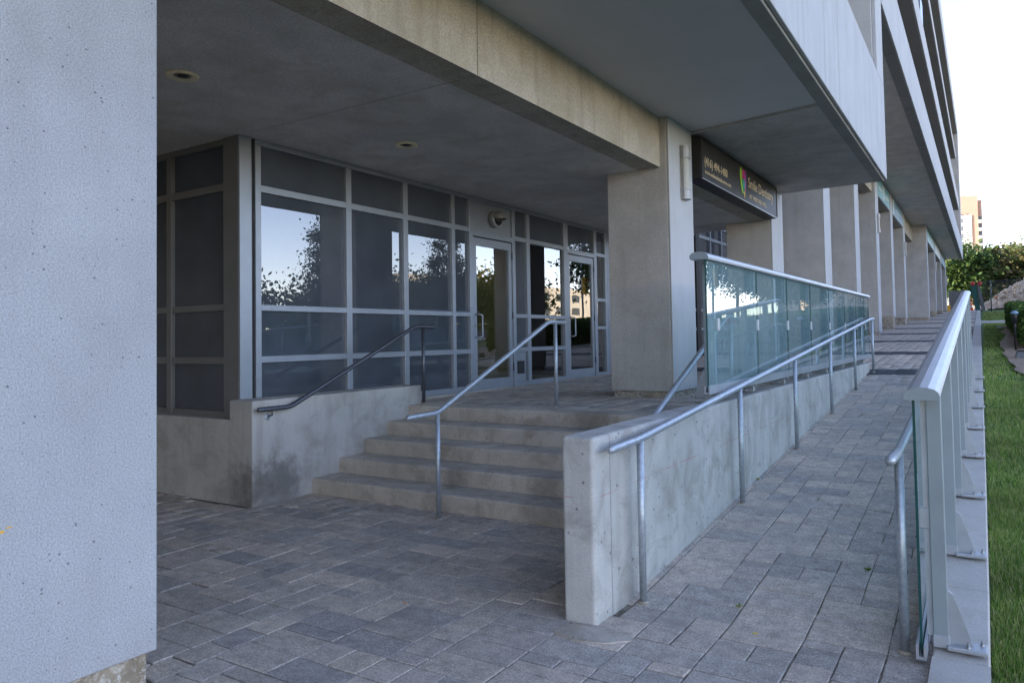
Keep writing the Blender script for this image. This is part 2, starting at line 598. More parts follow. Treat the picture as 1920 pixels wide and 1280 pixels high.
# ---------------------------------------------------------------- ground
ys = [-300, -60, 4, 14.85, 30, 45, 60, 75, 120, 300, 900]
v, q = [], []
for i, y in enumerate(ys):
    for x in (-600, -10, -.06, 8, 40, 700):
        v.append((x, y, ramp_z(y) - (.06 if x > -1 or y > 70 else 1.2 + ramp_z(y))))
for i in range(len(ys) - 1):
    for j in range(5):
        a = i * 6 + j
        q.append((a, a + 1, a + 7, a + 6))
struct(soup('ground', v, q, 'lawn_ground'))

# ---- paving pieces
UX, UY = .1875, .105
def tile(x0, nx, y0, ny, skip=None, p=(.50, .30)):
    occ = np.zeros((nx, ny), bool)
    out = []
    for j in range(ny):
        for i in range(nx):
            if occ[i, j]:
                continue
            fr = i + 1 < nx and not occ[i + 1, j]
            fu = j + 1 < ny
            r_ = random.random()
            if fr and fu and not occ[i + 1, j + 1] and r_ < p[0]:
                w, h = 2, 2
            elif fu and r_ < p[0] + p[1]:
                w, h = 1, 2
            elif fr and r_ < .93:
                w, h = 2, 1
                w = 1 if random.random() < .8 else 2
            else:
                w, h = 1, 1
            occ[i:i + w, j:j + h] = True
            out.append((x0 + i * UX, x0 + (i + w) * UX, y0 + j * UY, y0 + (j + h) * UY))
    return out

def paver_geo(t, zf):
    x0, x1, y0, y1 = t
    g = .002 + random.random() * .002
    x0 += g; x1 -= g; y0 += g; y1 -= g
    dz = random.gauss(0, .0014)
    tx = random.gauss(0, .004); ty = random.gauss(0, .004)
    cx, cy = (x0 + x1) / 2, (y0 + y1) / 2
    def J(): return random.gauss(0, .0016)
    c = [(x0 + J(), y0 + J()), (x1 + J(), y0 + J()), (x1 + J(), y1 + J()), (x0 + J(), y1 + J())]
    b = .0055
    def zz(p): return zf(p[1]) + dz + tx * (p[0] - cx) + ty * (p[1] - cy)
    V = []
    for p in c: V.append((p[0], p[1], zz(p) - .035))
    for p in c: V.append((p[0], p[1], zz(p) - .0035))
    for p, (sx, sy) in zip(c, ((1, 1), (-1, 1), (-1, -1), (1, -1))):
        pp = (p[0] + sx * b, p[1] + sy * b)
        V.append((pp[0], pp[1], zz(pp)))
    F = [(8, 9, 10, 11)]
    for i in range(4):
        k_ = (i + 1) % 4
        F.append((i, k_, 4 + k_, 4 + i))
        F.append((4 + i, 4 + k_, 8 + k_, 8 + i))
    return V, F

def lay(parent, tiles, zf, mat, nmax=300):
    def key(t):
        s = on_screen((t[0] + t[1]) / 2, (t[2] + t[3]) / 2, zf((t[2] + t[3]) / 2))
        if s is None or not (-40 < s[0] < 1960 and 0 < s[1] < 1320):
            return -1
        return (t[1] - t[0]) * (t[3] - t[2]) / s[2] ** 3
    tiles = sorted(tiles, key=key, reverse=True)
    rest_v, rest_f = [], []
    n = 0
    for t in tiles:
        V, F = paver_geo(t, zf)
        if n < nmax and key(t) > 0:
            n += 1
            cx, cy = (t[0] + t[1]) / 2, (t[2] + t[3]) / 2
            cz = zf(cy)
            me = bpy.data.meshes.new('paver')
            me.from_pydata([(a - cx, b - cy, c - cz) for a, b, c in V], [], F)
            pl = world_loc(parent)
            link('paver', me, mat, parent, Vector((cx, cy, cz)) - pl)
        else:
            o = len(rest_v)
            rest_v += V
            rest_f += [tuple(i + o for i in f) for f in F]
    if rest_v:
        o = soup('small_pavers', rest_v, rest_f, mat, parent)
        o['kind'] = 'stuff'

BED = -.008
plaza = struct(P().box(-10.0, -.26, -6, 4.6, -.30, BED).box(-5.9, -1.9, 4.604, 5.5, -.30, BED).build('plaza', 'joint_sand'))
Y0 = 4.0 - UY * 30
tl = tile(-.26 - UX * 38, 38, Y0, 43)
pz = []
for t in tl:
    xm, ym = (t[0] + t[1]) / 2, (t[2] + t[3]) / 2
    if -4.0 < xm < -3.25 and 1.1 < ym < 1.95: continue
    if xm < -5.9 and ym > 4.6: continue
    if -2.0 < xm < -1.8 and ym > 3.6: continue
    if xm > -1.9 and t[3] > 4.001:
        if t[2] > 3.95: continue
        t = (t[0], t[1], t[2], 4.0)
    if t[2] > 5.31: continue
    pz.append(t)
lay(plaza, pz, lambda y: 0.0, 'paver_plaza')

ramp = struct(P().slab(-1.82, -.26, 4.604, 14.40, -.3, -.3, ramp_z(4.604) + BED, ramp_z(14.4) + BED).slab(-1.82, -.26, 4.0, 4.604, -.31, -.31, BED, ramp_z(4.604) + BED).build('ramp', 'joint_sand'))
rt = tile(-.26 - UX * 8, 8, 4.0, int((14.4 - 4) / UY) + 1)
rt += [(-.26 - UX * 8 - .07, -.26 - UX * 8, 4 + i * .21, 4 + (i + 1) * .21) for i in range(49)]
lay(ramp, rt, ramp_z, 'paver_ramp')

BANDS = [(14.40, 15.35), (19.3, 20.3), (24.6, 25.55), (29.6, 30.55), (34.6, 35.5), (40.6, 41.6), (47, 48), (54, 55), (61, 62)]
walk = struct(P().slab(-6.3, -.26, 14.40, 14.85, 0, 0, ramp_z(14.4) + BED, ramp_z(14.85) + BED).slab(-6.3, -.26, 14.85, 34, 0, 0, ramp_z(14.85) + BED, ramp_z(34) + BED).build('walkway', 'joint_sand'))
wt = tile(-.26 - UX * 32, 32, 14.40, int((34 - 14.4) / UY))
inb = lambda t: any(a <= (t[2] + t[3]) / 2 <= b for a, b in BANDS)
for nm, sel, mt in (('light_pavers', lambda t: not inb(t), 'paver_ramp'), ('dark_pavers', inb, 'paver_dark')):
    VV, FF = [], []
    for t in wt:
        xm = (t[0] + t[1]) / 2
        if t[1] > kerb_x(t[2]) + .05 or not sel(t): continue
        V, F = paver_geo(t, ramp_z)
        o_ = len(VV); VV += V; FF += [tuple(i + o_ for i in f) for f in F]
    o = soup(nm, VV, FF, mt, walk); o['kind'] = 'stuff'
fw = struct(P().slab(-6.3, -.30, 34.0, 75, 0, 0, ramp_z(34), ramp_z(75)).build('far_walkway', 'paver_ramp'))
for a, b in BANDS:
    if a > 34:
        o = P().slab(-4.7, -.40, a, b, ramp_z(a) - .02, ramp_z(b) - .02, ramp_z(a) + .005, ramp_z(b) + .005).build('dark_paver_band', 'paver_dark', fw)
box('drain_cover', (-2.6, -2.2, 42.3, 48.6, ramp_z(42.3) - .1, ramp_z(42.3) + .02), 'kerb', fw)

landing = struct(P().slab(-6.32, -2.02, 7.16, 14.40, .1, .1, landing_z(7.16) + BED, landing_z(14.4) + BED).build('landing', 'joint_sand'))
lt = [t for t in tile(-2.02 - UX * 23, 23, 7.17, int((14.4 - 7.17) / UY))]
lay(landing, lt, landing_z, 'paver_plaza', 0)

# kerb along the lawn, in cast lengths
kb = [2.0, 4.9, 7.8, 10.7, 13.6, 16.5, 21, 26, 32, 40, 50, 62, 75]
kerb = struct(P().slab(kerb_x(kb[0]), -.03, kb[0], 4.0, -.3, -.3, .03, .03).build('kerb', 'kerb'))
seg = [4.0] + kb[1:]
for a, b in zip(seg[:-1], seg[1:]):
    x0, x1 = kerb_x(a), kerb_x(b)
    p = P()
    w = .23
    p.hexa([(x0, a + .004, ramp_z(a) - .3), (x0 + w, a + .004, ramp_z(a) - .3), (x1 + w, b, ramp_z(b) - .3), (x1, b, ramp_z(b) - .3),
            (x0, a + .004, ramp_z(a) + .03), (x0 + w, a + .004, ramp_z(a) + .03), (x1 + w, b, ramp_z(b) + .03), (x1, b, ramp_z(b) + .03)], .008)
    p.build('kerb_stone', 'kerb', kerb)

# cross path, bed, street
def strip(name, x0, x1, y0, y1, mat, dz=0.01, th=.05):
    p = P()
    cuts = [y0] + [c for c in (4, 14.85, 75) if y0 < c < y1] + [y1]
    for a, b in zip(cuts[:-1], cuts[1:]):
        p.slab(x0, x1, a, b, ramp_z(a) - th - .1, ramp_z(b) - th - .1, ramp_z(a) + dz, ramp_z(b) + dz)
    return struct(p.build(name, mat))
strip('garden_path', -.18, 9, 41.0, 43.4, 'kerb', .0)
strip('pavement', 8.6, 10.4, -60, 120, 'kerb', .02)
strip('road', 10.55, 24, -90, 140, 'asphalt', -.045)
box('kerb_edge', (10.4, 10.55, -60, 4, -.2, .06), 'kerb', None)['kind'] = 'structure'
bedv, bedf = [], []
random.seed(11)
prof = [(13.0, .62), (13.8, .50), (14.6, .52), (15.6, .40), (16.4, .45), (17.4, .36), (18.5, .40), (19.8, .30), (21, .36), (22, .28), (23.3, .35), (24.5, .33), (26, .47), (27, .44), (29, .54), (31, .47), (33, .57), (35, .53), (36.5, .66), (38, .8)]
for y, x in prof:
    bedv += [(x + random.uniform(-.05, .05), y, ramp_z(y) - .015), (4.5, y, ramp_z(y) - .012)]
for i in range(len(prof) - 1):
    bedf.append((2 * i, 2 * i + 1, 2 * i + 3, 2 * i + 2))
struct(soup('planting_bed', bedv, bedf, 'soil'))

# grass blades
def blades(n, x0, x1, y0, y1, h, w):
    x = rng.uniform(x0, x1, n); y = rng.uniform(y0, y1, n)
    # thin, patchy turf
    dens = .5 + .5 * np.sin(x * 3.1 + y * 1.7) * np.sin(x * 1.3 - y * 2.3)
    keep = rng.random(n) < (.35 + .65 * dens)
    bx = np.interp(y, [p_[0] for p_ in prof], [p_[1] for p_ in prof], left=99, right=99)
    keep &= (x < bx + rng.normal(0, .08, n))
    x, y = x[keep], y[keep]; n = len(x)
    z = np.array([ramp_z(t) for t in y]) - .075 + .012 * np.sin(x * 9 + y * 4) * np.sin(y * 7 - x * 5)
    a = rng.uniform(0, 2 * np.pi, n)
    hh = h * rng.uniform(.85, 1.15, n) * (.55 + .45 * rng.random(n))
    lean = rng.uniform(.3, 1.6, n) * (hh - .04).clip(.01)
    la = rng.uniform(0, 2 * np.pi, n)
    dx, dy = np.cos(a) * w, np.sin(a) * w
    V = np.empty((n, 4, 3))
    V[:, 0] = np.stack([x - dx, y - dy, z], 1)
    V[:, 1] = np.stack([x + dx, y + dy, z], 1)
    mx, my = x + np.cos(la) * lean, y + np.sin(la) * lean
    V[:, 2] = np.stack([mx + dx * .25, my + dy * .25, z + hh], 1)
    V[:, 3] = np.stack([mx - dx * .25, my - dy * .25, z + hh], 1)
    return V.reshape(-1, 3)
GV = [blades(90000, -.02, .9, 3.2, 7.5, .07, .0026), blades(55000, -.02, 1.3, 7.5, 14, .075, .004), blades(60000, -.05, 2.2, 14, 40, .075, .008), blades(26000, -.1, 5, 43.4, 66, .08, .014)]
GV = np.concatenate(GV)
g = soup('grass', GV, np.arange(len(GV)).reshape(-1, 4), 'grass_blade')
tag(g, 'short patchy green lawn growing beside the concrete kerb', 'grass', kind='stuff')

# ---------------------------------------------------------------- the building
B = empty('office_building', (-6, 10, 0), 'grey concrete office building with deep overhangs, columns and a recessed glazed entrance', 'building')
def bpart(name, dims, mat, bev=0, parent=None):
    return box(name, dims, mat, parent or B, bev)

# unseen masses added to close the building against leaking sun
bpart('rear_wall', (-30, -10.0, -20, 75, 0, 18), 'upper_wall')
bpart('unseen_south_mass', (-30, -3.6, -60, -20, 0, 18), 'upper_wall')  # building carried on behind the camera to block the sun
bpart('upper_wall', (-9.99, -3.6, -19.99, 14.5, 4.6, 18), 'upper_wall')
bpart('upper_wall', (-9.99, -4.4, 14.51, 70.4, 7.6, 17.9), 'upper_wall')
# low soffit, panel joint at Y = 4.74
J = 4.735
bpart('soffit', (-9.98, -3.325, -19.9, J - .006, SOF, SOF + .25), 'soffit_rough')
bpart('soffit', (-9.98, -3.325, J + .006, 14.6, SOF, SOF + .25), 'soffit_rough')
bpart('soffit_joint_backing', (-9.9, -3.35, J - .05, J + .05, SOF + .012, SOF + .2), 'black_metal')
# beam over the entrance: lengths between columns
bpart('beam', (-3.6, -3.31, 1.99, J - .005, SOF - .002, SOF1 + .05), 'beam')
bpart('beam', (-3.6, -3.31, J + .005, 8.62, SOF - .002, SOF1 + .05), 'beam')
bpart('beam', (-3.6, -3.31, 9.50, 13.79, SOF - .002, SOF1 + .05), 'beam')
bpart('beam', (-3.6, -3.31, -6, 1.14, SOF - .002, SOF1 + .05), 'beam')
bpart('beam', (-3.6, -3.31, -19.9, -6.9, SOF - .002, SOF1 + .05), 'beam')
# first overhang
P().hexa([(-3.6, -19.9, SOF1), (-1.56, -19.9, SOF1), (-1.56, 9.18, SOF1), (-3.6, 9.54, SOF1), (-3.6, -19.9, 4.58), (-1.56, -19.9, 4.58), (-1.56, 9.18, 4.58), (-3.6, 9.54, 4.58)]).build('soffit', 'soffit_smooth', B)
P().hexa([(-3.6, 9.55, SOF1 - .035), (-1.56, 9.19, SOF1 - .035), (-1.56, 14.44, SOF1 - .035), (-3.6, 14.60, SOF1 - .035), (-3.6, 9.55, 4.58), (-1.56, 9.19, 4.58), (-1.56, 14.44, 4.58), (-3.6, 14.60, 4.58)]).build('soffit', 'soffit_panel', B)
bpart('soffit_lip', (-1.56, -1.415, -19.9, 14.40, SOF1 - .045, 4.56), 'fascia_lip', .008)
fj = [-19.9, -12, -4, 2.0, 8.55, 9.46, 14.42]
for a, b in zip(fj[:-1], fj[1:]):
    bpart('fascia_panel', (-1.41, -1.37, a + .004, b - .004, SOF1 - .02, 5.86), 'fascia', .006)
bpart('parapet_core', (-1.56, -1.412, -19.85, 14.38, 4.57, 5.84), 'fascia_lip')
# end pier of the first block
bpart('pier', (-3.6, -1.43, 13.45, 14.38, 4.6, 18), 'rough_wall', .01)
bpart('pier_face', (-1.428, -1.372, 13.50, 14.42, 5.868, 18), 'column_face', .006)

# columns
def column(y0, y1, zb, zt, xf=-3.2, depth=.83, plinth=.09, side='column_side', face='column_face', pz=None):
    c = P().box(xf - depth, xf - .028, y0, y1, zb + plinth, zt, .008).build('column', side, B)
    box('face_panel', (xf - .018, xf, y0 + .002, y1 - .002, zb + plinth + (0 if pz is None else 0), zt - .002), face, c, .005)
    box('face_backing', (xf - .03, xf - .0175, y0 + .016, y1 - .016, zb + plinth + .01, zt - .01), 'cream_trim', c)
    p = P()
    p.box(xf - depth + .02, xf - .03, y0 + .03, y1 - .03, zb - .25, zb + plinth + .002, .01)
    p.build('plinth', 'plinth', c)
    return c
column(1.14, 1.985, 0, SOF1 + .1, plinth=.165, side='stucco_light', face='stucco_light')
column(-6.9, -6.0, 0, SOF1 + .1, plinth=.16)
column(8.625, 9.49, landing_z(9) , SOF1 - .002, plinth=.075)
column(13.79, 14.66, landing_z(14.2), SOF1 - .04, plinth=.08, side='column_side')
for yc, pl in ((19.07, .10), (24.2, .10), (29.4, .10), (34.5, .55), (40.2, .32)):
    column(yc, yc + .9, ramp_z(yc), SOF2 - .003, plinth=pl, depth=1.55, side='fin_side')
for yc, pl in ((46.4, .16), (54.0, .35), (61.6, .25), (69.2, .1)):
    column(yc, yc + .95, ramp_z(yc), SOF2 - .003, xf=-2.58, plinth=pl, depth=2.1 if yc < 50 else 1.3, side='fin_side')

# long overhang with upper storeys
bpart('soffit', (-6.3, -1.62, 14.61, 70.3, SOF2, 7.62), 'soffit_rough')
bpart('soffit_lip', (-1.62, -1.39, 14.43, 70.35, SOF2 - .07, 7.6), 'fascia_lip', .01)
fj = [14.425, 20, 28, 36, 44, 52, 61, 70.5]
for a, b in zip(fj[:-1], fj[1:]):
    bpart('fascia_panel', (-1.40, -1.36, a + .004, b - .004, SOF2 - .085, 8.6), 'fascia', .006)
bpart('parapet_core', (-1.62, -1.402, 14.43, 70.4, 7.601, 8.58), 'fascia_lip')
for z0, z1, ye, mt in ((10.5, 11.28, 63.7, 'fascia'), (13.58, 13.95, 60.0, 'fascia'), (17.0, 18.0, 67.2, 'fascia')):
    bpart('balcony_slab', (-4.4, -1.42, 14.5, ye - .02, z0 + .01, z0 + .3), 'upper_wall')
    bpart('slab_edge', (-1.42, -1.36, 14.5, ye, z0 - .02, z1), mt, .01)
bpart('end_pier', (-4.39, -1.37, 67.3, 70.45, 8.6, 17.98), 'fin_side')
bpart('roof', (-30, -1.5, -60, 70.4, 18.0, 18.3), 'upper_wall')
wf = bpart('window', (-1.9, -1.5, 27.4, 29.0, 11.3, 13.56), 'frame_metal')
box('pane', (-1.93, -1.47, 27.55, 28.85, 11.42, 13.2), 'pane_side', wf)
bpart('window_sill', (-1.94, -1.45, 27.3, 29.1, 11.282, 11.41), 'fascia')
# lintels and glazing of the long wing
for a, b in ((19.98, 24.2), (25.11, 29.4), (30.31, 34.5), (35.41, 40.2)):
    bpart('lintel', (-3.6, -3.30, a, b, 6.62, SOF2 - .002), 'beam')
bpart('lintel', (-3.6, -3.26, 41.11, 46.4, 6.55, SOF2 - .002), 'beam')
for a, b in ((47.36, 54.0), (54.96, 61.6), (62.56, 69.2)):
    bpart('lintel', (-3.2, -2.70, a, b, 6.62, SOF2 - .002), 'beam')

# ---- storefront
XS = -6.2
sf = box('storefront', (XS - .10, XS - .003, 4.90, 13.19, 3.56, SOF - .001), 'frame_metal', B)
def mull(y0, y1, z0=.80, z1=3.559, x=XS, mt='frame_metal', par=None):
    return box('mullion', (x - .10, x, y0, y1, z0, z1), mt, par or sf, .003)
def rail(y0, y1, z0, z1, x=XS, mt='frame_metal', par=None):
    return box('transom', (x - .098, x - .004, y0, y1, z0, z1), mt, par or sf, .002)
def pane(y0, y1, z0, z1, mt='pane_screen', x=XS, par=None):
    return box('pane', (x - .062, x - .045, y0 - .006, y1 + .006, z0 - .006, z1 + .006), mt, par or sf)
box('corner_post', (XS - .02, XS + .012, 4.70, 4.845, .80, SOF - .002), 'frame_metal', sf, .003)
box('post_gasket', (XS - .10, XS - .03, 4.846, 4.899, .80, SOF - .002), 'black_metal', sf)
box('post_return', (XS - .24, XS - .021, 4.70, 4.76, .80, SOF - .002), 'frame_dark', sf)
for a, b in ((4.90, 4.97), (6.17, 6.255), (7.175, 7.26), (8.19, 8.26), (8.60, 8.70), (9.745, 9.83), (10.17, 10.275), (11.43, 11.58), (12.62, 12.73), (13.10, 13.19)):
    mull(a, b)
HZ = [(.80, .875), (1.34, 1.404), (1.87, 1.93), (3.085, 3.155)]
def bay(y0, y1, mats=('pane_screen',) * 4, hz=HZ, top=3.56):
    zs = list(hz)
    for z0, z1 in zs:
        rail(y0, y1, z0, z1)
    lows = [z for _, z in zs]
    highs = [z for z, _ in zs[1:]] + [top]
    for a, b, m_ in zip(lows, highs, mats):
        pane(y0, y1, a, b, m_)
bay(4.97, 6.17); bay(6.255, 7.175); bay(7.26, 8.19); bay(8.26, 8.60)
bay(9.83, 10.17, ('frame_metal', 'pane_screen', 'pane_screen', 'pane_screen'))
bay(10.275, 11.43, ('pane_clear', 'pane_clear', 'pane_clear', 'pane_screen'))
bay(12.73, 13.10, ('pane_clear', 'pane_clear', 'pane_clear', 'pane_screen'), [(.80, .875), (1.70, 1.755), (2.23, 2.285), (3.085, 3.155)])
box('vent_plate', (XS - .044, XS - .03, 9.90, 10.10, .99, 1.19), 'black_metal', sf, .004)
for y0, y1 in ((8.70, 9.745), (11.58, 12.62)):
    rail(y0, y1, 3.045, 3.125)
box('transom_panel', (XS - .06, XS - .03, 8.695, 9.75, 3.12, 3.565), 'frame_metal', sf)
pane(11.58, 12.62, 3.125, 3.56)
def door(y0, y1, zb):
    zt = 3.03
    p = P()
    x0, x1 = XS - .075, XS - .02
    p.box(x0, x1, y0 + .006, y0 + .085, zb, zt).box(x0, x1, y1 - .085, y1 - .006, zb, zt)
    p.box(x0 + .001, x1 - .001, y0 + .0851, y1 - .0851, zt - .115, zt).box(x0 + .001, x1 - .001, y0 + .0851, y1 - .0851, zb, zb + .155)
    d = p.build('door', 'frame_metal', B)
    box('door_glass', (XS - .055, XS - .042, y0 + .08, y1 - .08, zb + .15, zt - .11), 'pane_clear', d)
    hy = y0 + .05
    P().tube([(XS - .02, hy, 1.57), (XS + .06, hy, 1.57), (XS + .075, hy + .04, 1.585), (XS + .075, hy + .04, 1.885), (XS + .06, hy, 1.90), (XS - .02, hy, 1.90)], .012, 10, 'flat').build('handle', 'aluminium', d)
    P().lathe([(.022, 0), (.022, .012), (.012, .016)], (XS - .022, hy - .01, 1.74), 'x', 16).build('lock', 'bolt_steel', d)
    for z in (zb + .25, 1.85, zt - .25):
        P().lathe([(.011, 0), (.011, .11)], (XS - .012, y1 + .004, z), 'z', 10).build('hinge', 'black_metal', d)
    return d
door(8.70, 9.745, .80)
door(11.58, 12.62, .82)
bpart('threshold', (XS - .1, XS + .03, 4.9, 13.19, .30, .799), 'step')
# side return of the entrance, dark panels facing south
YS = 4.72
ss = box('side_panelling', (-9.97, -6.441, YS + .003, YS + .10, 3.56, SOF - .001), 'frame_dark', B)
for a, b in ((-6.475, -6.415), (-7.45, -7.36), (-8.45, -8.36), (-9.45, -9.36)):
    box('mullion', (a, b, YS, YS + .1, .79, 3.559 if b < -6.44 else SOF - .001), 'frame_dark', ss, .003)
box('corner_panel', (-6.414, -6.242, YS + .02, YS + .08, .79, SOF - .001), 'frame_dark', ss)
for a, b in ((-7.36, -6.475), (-8.36, -7.45), (-9.36, -8.45)):
    for z0, z1 in ((.79, .86), (1.335, 1.405), (1.875, 1.94), (3.09, 3.165)):
        box('transom', (a, b, YS + .004, YS + .098, z0, z1), 'frame_dark', ss, .002)
    for z0, z1 in ((.86, 1.335), (1.405, 1.875), (1.94, 3.09), (3.165, 3.56)):
        box('pane', (a - .005, b + .005, YS + .045, YS + .06, z0 - .005, z1 + .005), 'pane_side', ss)
# interior behind the doors
bpart('interior_floor', (-9.98, -6.31, 4.85, 13.19, .3, .795), 'interior_floor')
bpart('partition', (-9.4, -9.2, 8.3, 13.15, .80, SOF - .002), 'interior_wall')
bpart('partition', (-9.2, -6.4, 10.0, 10.1, .80, SOF - .002), 'interior_wall')
bpart('reception_counter', (-8.4, -7.9, 10.4, 12.8, .80, 1.85), 'interior_wall')
# second glazed wall past the entrance column
X2 = -6.2
s2 = box('storefront', (X2 - .1, X2 - .003, 13.2, 46.3, 4.50, 4.62), 'frame_metal', B)
vy = [13.2, 14.5, 15.7, 16.9, 18.2, 19.72, 20.72, 21.9, 23.2, 24.6, 26, 27.5, 29, 30.6]
for y in vy:
    box('mullion', (X2 - .1, X2, y, y + .08, .7, 4.499 if y > 14.7 else SOF), 'frame_metal' if y != 18.2 else 'frame_dark', s2)
box('dark_post', (X2 - .1, X2 + .02, 18.45, 18.75, .7, 4.499), 'black_metal', s2)
for a, b in zip(vy[:-1], vy[1:]):
    zs = [(.74, .84), (1.68, 1.75), (2.17, 2.24), (4.10, 4.18)]
    for z0, z1 in zs:
        if z1 > 4 and a < 14.5: continue
        box('transom', (X2 - .098, X2 - .004, a + .08, b, z0, z1), 'frame_metal', s2)
    for z0, z1 in ((.84, 1.68), (1.75, 2.17), (2.24, 4.10), (4.18, 4.5)):
        if a < 14.5:
            if z0 > 4: continue
            z1 = min(z1, SOF)
        box('pane', (X2 - .06, X2 - .045, a + .075, b + .005, z0 - .005, z1 + .005), 'pane_screen', s2)
bpart('wing_wall', (-9.9, X2 - .12, 13.35, 70.3, 0, 3.58), 'interior_dark')
bpart('wing_wall', (-9.9, X2 - .02, 14.62, 70.3, 4.625, 7.44), 'frame_dark')
bpart('wing_wall', (-9.9, X2 - .12, 14.62, 70.3, 3.585, 4.62), 'interior_dark')
bpart('wing_wall', (X2 - .115, X2 - .01, 30.9, 70.3, 0, 4.49), 'frame_dark')
bpart('wing_base', (X2 - .1, X2 - .005, 13.2, 30.9, .3, .739), 'step')

pm = P()
for a0, a1, b0, b1 in ((1.30, 1.335, .815, .83), (1.338, 1.358, .829, .838), (1.365, 1.385, .844, .848)):
    pm.box(-3.1999, -3.197, a0, a1, b0, b1)
tag(pm.build('paint_mark', 'yellow', None, (-3.2, 1.34, .82)), 'short yellow paint smear on the big stucco column', 'paint mark')
# ---------------------------------------------------------------- stairs and walls
st = empty('entrance_stairs', (-3.9, 5.3, 0), 'worn concrete steps climbing to the entrance landing', 'stairs')
for i, (y, z) in enumerate(zip(NOSE, TOPS)):
    y1 = NOSE[i + 1] + .001 if i < 4 else 7.165
    p = P()
    r_ = .012
    prof_ = [(y, -.1), (y1, -.1), (y1, z), (y + .03, z), (y + .012, z - .003), (y + .003, z - .012), (y, z - .03)]
    if i == 4:
        prof_[2] = (y1, z + .003)
    p.prism([(a, b) for a, b in prof_], 'x', -5.86, -1.99)
    p.build('step', 'step', st)
# wall beside the stairs, under the storefront
def rounded_wall(name, x0, x1, y0, y1, z0, z1, mat, bev, parent=None):
    p = P().box(x0, x1, y0, y1, z0, z1)
    ed = [e for e in p.bm.edges if all(v_.co.z > z1 - 1e-4 for v_ in e.verts)]
    ve = [e for e in p.bm.edges if abs(e.verts[0].co.z - e.verts[1].co.z) > .1]
    bmesh.ops.bevel(p.bm, geom=ed + ve, offset=bev, segments=3, affect='EDGES', profile=.5)
    return p.build(name, mat, parent)
w1 = rounded_wall('stair_wall', -6.19, -5.85, 4.575, 7.06, -.1, .993, 'low_wall', .014)
tag(w1, 'rendered low wall below the storefront, stained at its foot', 'wall')
w1b = rounded_wall('side_wall', -9.95, -6.195, 4.578, 4.86, -.1, .805, 'low_wall', .01)
tag(w1b, 'low beige wall under the dark side panels, behind the big column', 'wall')
w2 = rounded_wall('ramp_wall', -1.995, -1.80, 3.60, 14.85, -.1, 1.0, 'cast_wall', .022)
tag(w2, 'cast concrete retaining wall between stairs and ramp, with air holes', 'wall')

# ---------------------------------------------------------------- handrails
def arc(a, b, c, r_, n=4):
    """points rounding the corner b of a-b-c"""
    a, b, c = Vector(a), Vector(b), Vector(c)
    d1, d2 = (a - b).normalized(), (c - b).normalized()
    p0, p1 = b + d1 * r_, b + d2 * r_
    return [tuple((1 - t) ** 2 * p0 + 2 * t * (1 - t) * b + t * t * p1) for t in [i / n for i in range(n + 1)]]
def railing(name, label, pts, posts, r_=.0235, mat='galvanized', pr=.021, group=None):
    base = Vector((pts[0][0], pts[0][1], 0))
    o = empty(name, base, label, 'handrail', group)
    path = [pts[0]]
    for i in range(1, len(pts) - 1):
        path += arc(pts[i - 1], pts[i], pts[i + 1], .06)
    path.append(pts[-1])
    P().tube(path, r_).build('rail', mat, o)
    for (x, y, zb, zt) in posts:
        po = P().tube([(x, y, zb - .03), (x, y, zt)], pr, 14, 'flat').build('post', mat, o)
        P().lathe([(pr + .012, 0), (pr + .010, .006), (pr, .012)], (x, y, zb - .002), 'z', 14).build('rust_collar', 'plinth', po)
    return o
XR = -4.02
railing('handrail', 'galvanized handrail standing in the middle of the concrete steps',
        [(XR, 4.68, .905), (XR, 5.06, .911), (XR, 7.03, 1.72), (XR, 7.39, 1.715)], [(XR, 5.065, 0, .92), (XR, 7.175, .775, 1.71)])
hl = railing('handrail', 'dark handrail fixed to the rendered wall under the storefront',
        [(-5.78, 4.60, .912), (-5.78, 4.97, .911), (-5.78, 6.87, 1.708), (-5.78, 7.22, 1.703)], [(-5.78, 7.02, .775, 1.70)], mat='dark_rail')
P().tube([(-5.78, 4.75, .90), (-5.78, 4.75, .85), (-5.86, 4.75, .83)], .009, 8, 'flat').build('bracket', 'dark_rail', hl)
P().lathe([(.032, 0), (.032, .006), (.01, .010)], (-5.853, 4.75, .83), 'x', 16).build('bracket_plate', 'galvanized', hl)
railing('handrail', 'galvanized handrail rising on the stair side of the cast wall behind the glass',
        [(-2.08, 4.7, .90), (-2.08, 5.06, .905), (-2.08, 7.05, 1.715), (-2.08, 7.4, 1.712)], [(-2.08, 5.1, 0, .92), (-2.08, 7.17, .775, 1.70)])
XL = -1.72
PY = [4.055, 6.15, 8.25, 10.4, 12.55, 14.72]
zl = lambda y: .945 + (y - 4.05) * (1.79 - .945) / (14.6 - 4.05)
railing('handrail', 'long galvanized handrail along the ramp face of the cast concrete wall',
        [(XL, 3.66, .935), (XL, 4.03, .945), (XL, 14.55, zl(14.55)), (XL, 14.95, zl(14.6) + .005)],
        [(XL, y, ramp_z(y), min(zl(y), zl(14.6))) for y in PY])
XQ = -.376
zq = lambda y: .955 + (y - 4.1) * .0775
railing('handrail', 'galvanized handrail with rounded end along the lawn-side glass guard',
        [(XQ, 3.69, .972), (XQ, 4.02, .962), (XQ, 14.1, zq(14.1)), (XQ, 14.4, zq(14.1))],
        [(XQ, y, ramp_z(y), zq(max(y, 4.1))) for y in (4.05, 6.15, 8.25, 10.4, 12.55, 14.2)])

# ---------------------------------------------------------------- glass guards
def glass_panel(x0, x1, y0, y1, b0, b1, t0, t1, parent):
    p = P()
    p.slab(x0, x1, y0, y1, b0, b1, t0, t1)
    p.bm.faces.ensure_lookup_table()
    for f in p.bm.faces:
        f.normal_update()
        f.material_index = 0 if abs(f.normal.x) > .9 else 1
    return p.build('glass_panel', ['guard_glass', 'glass_edge'], parent)

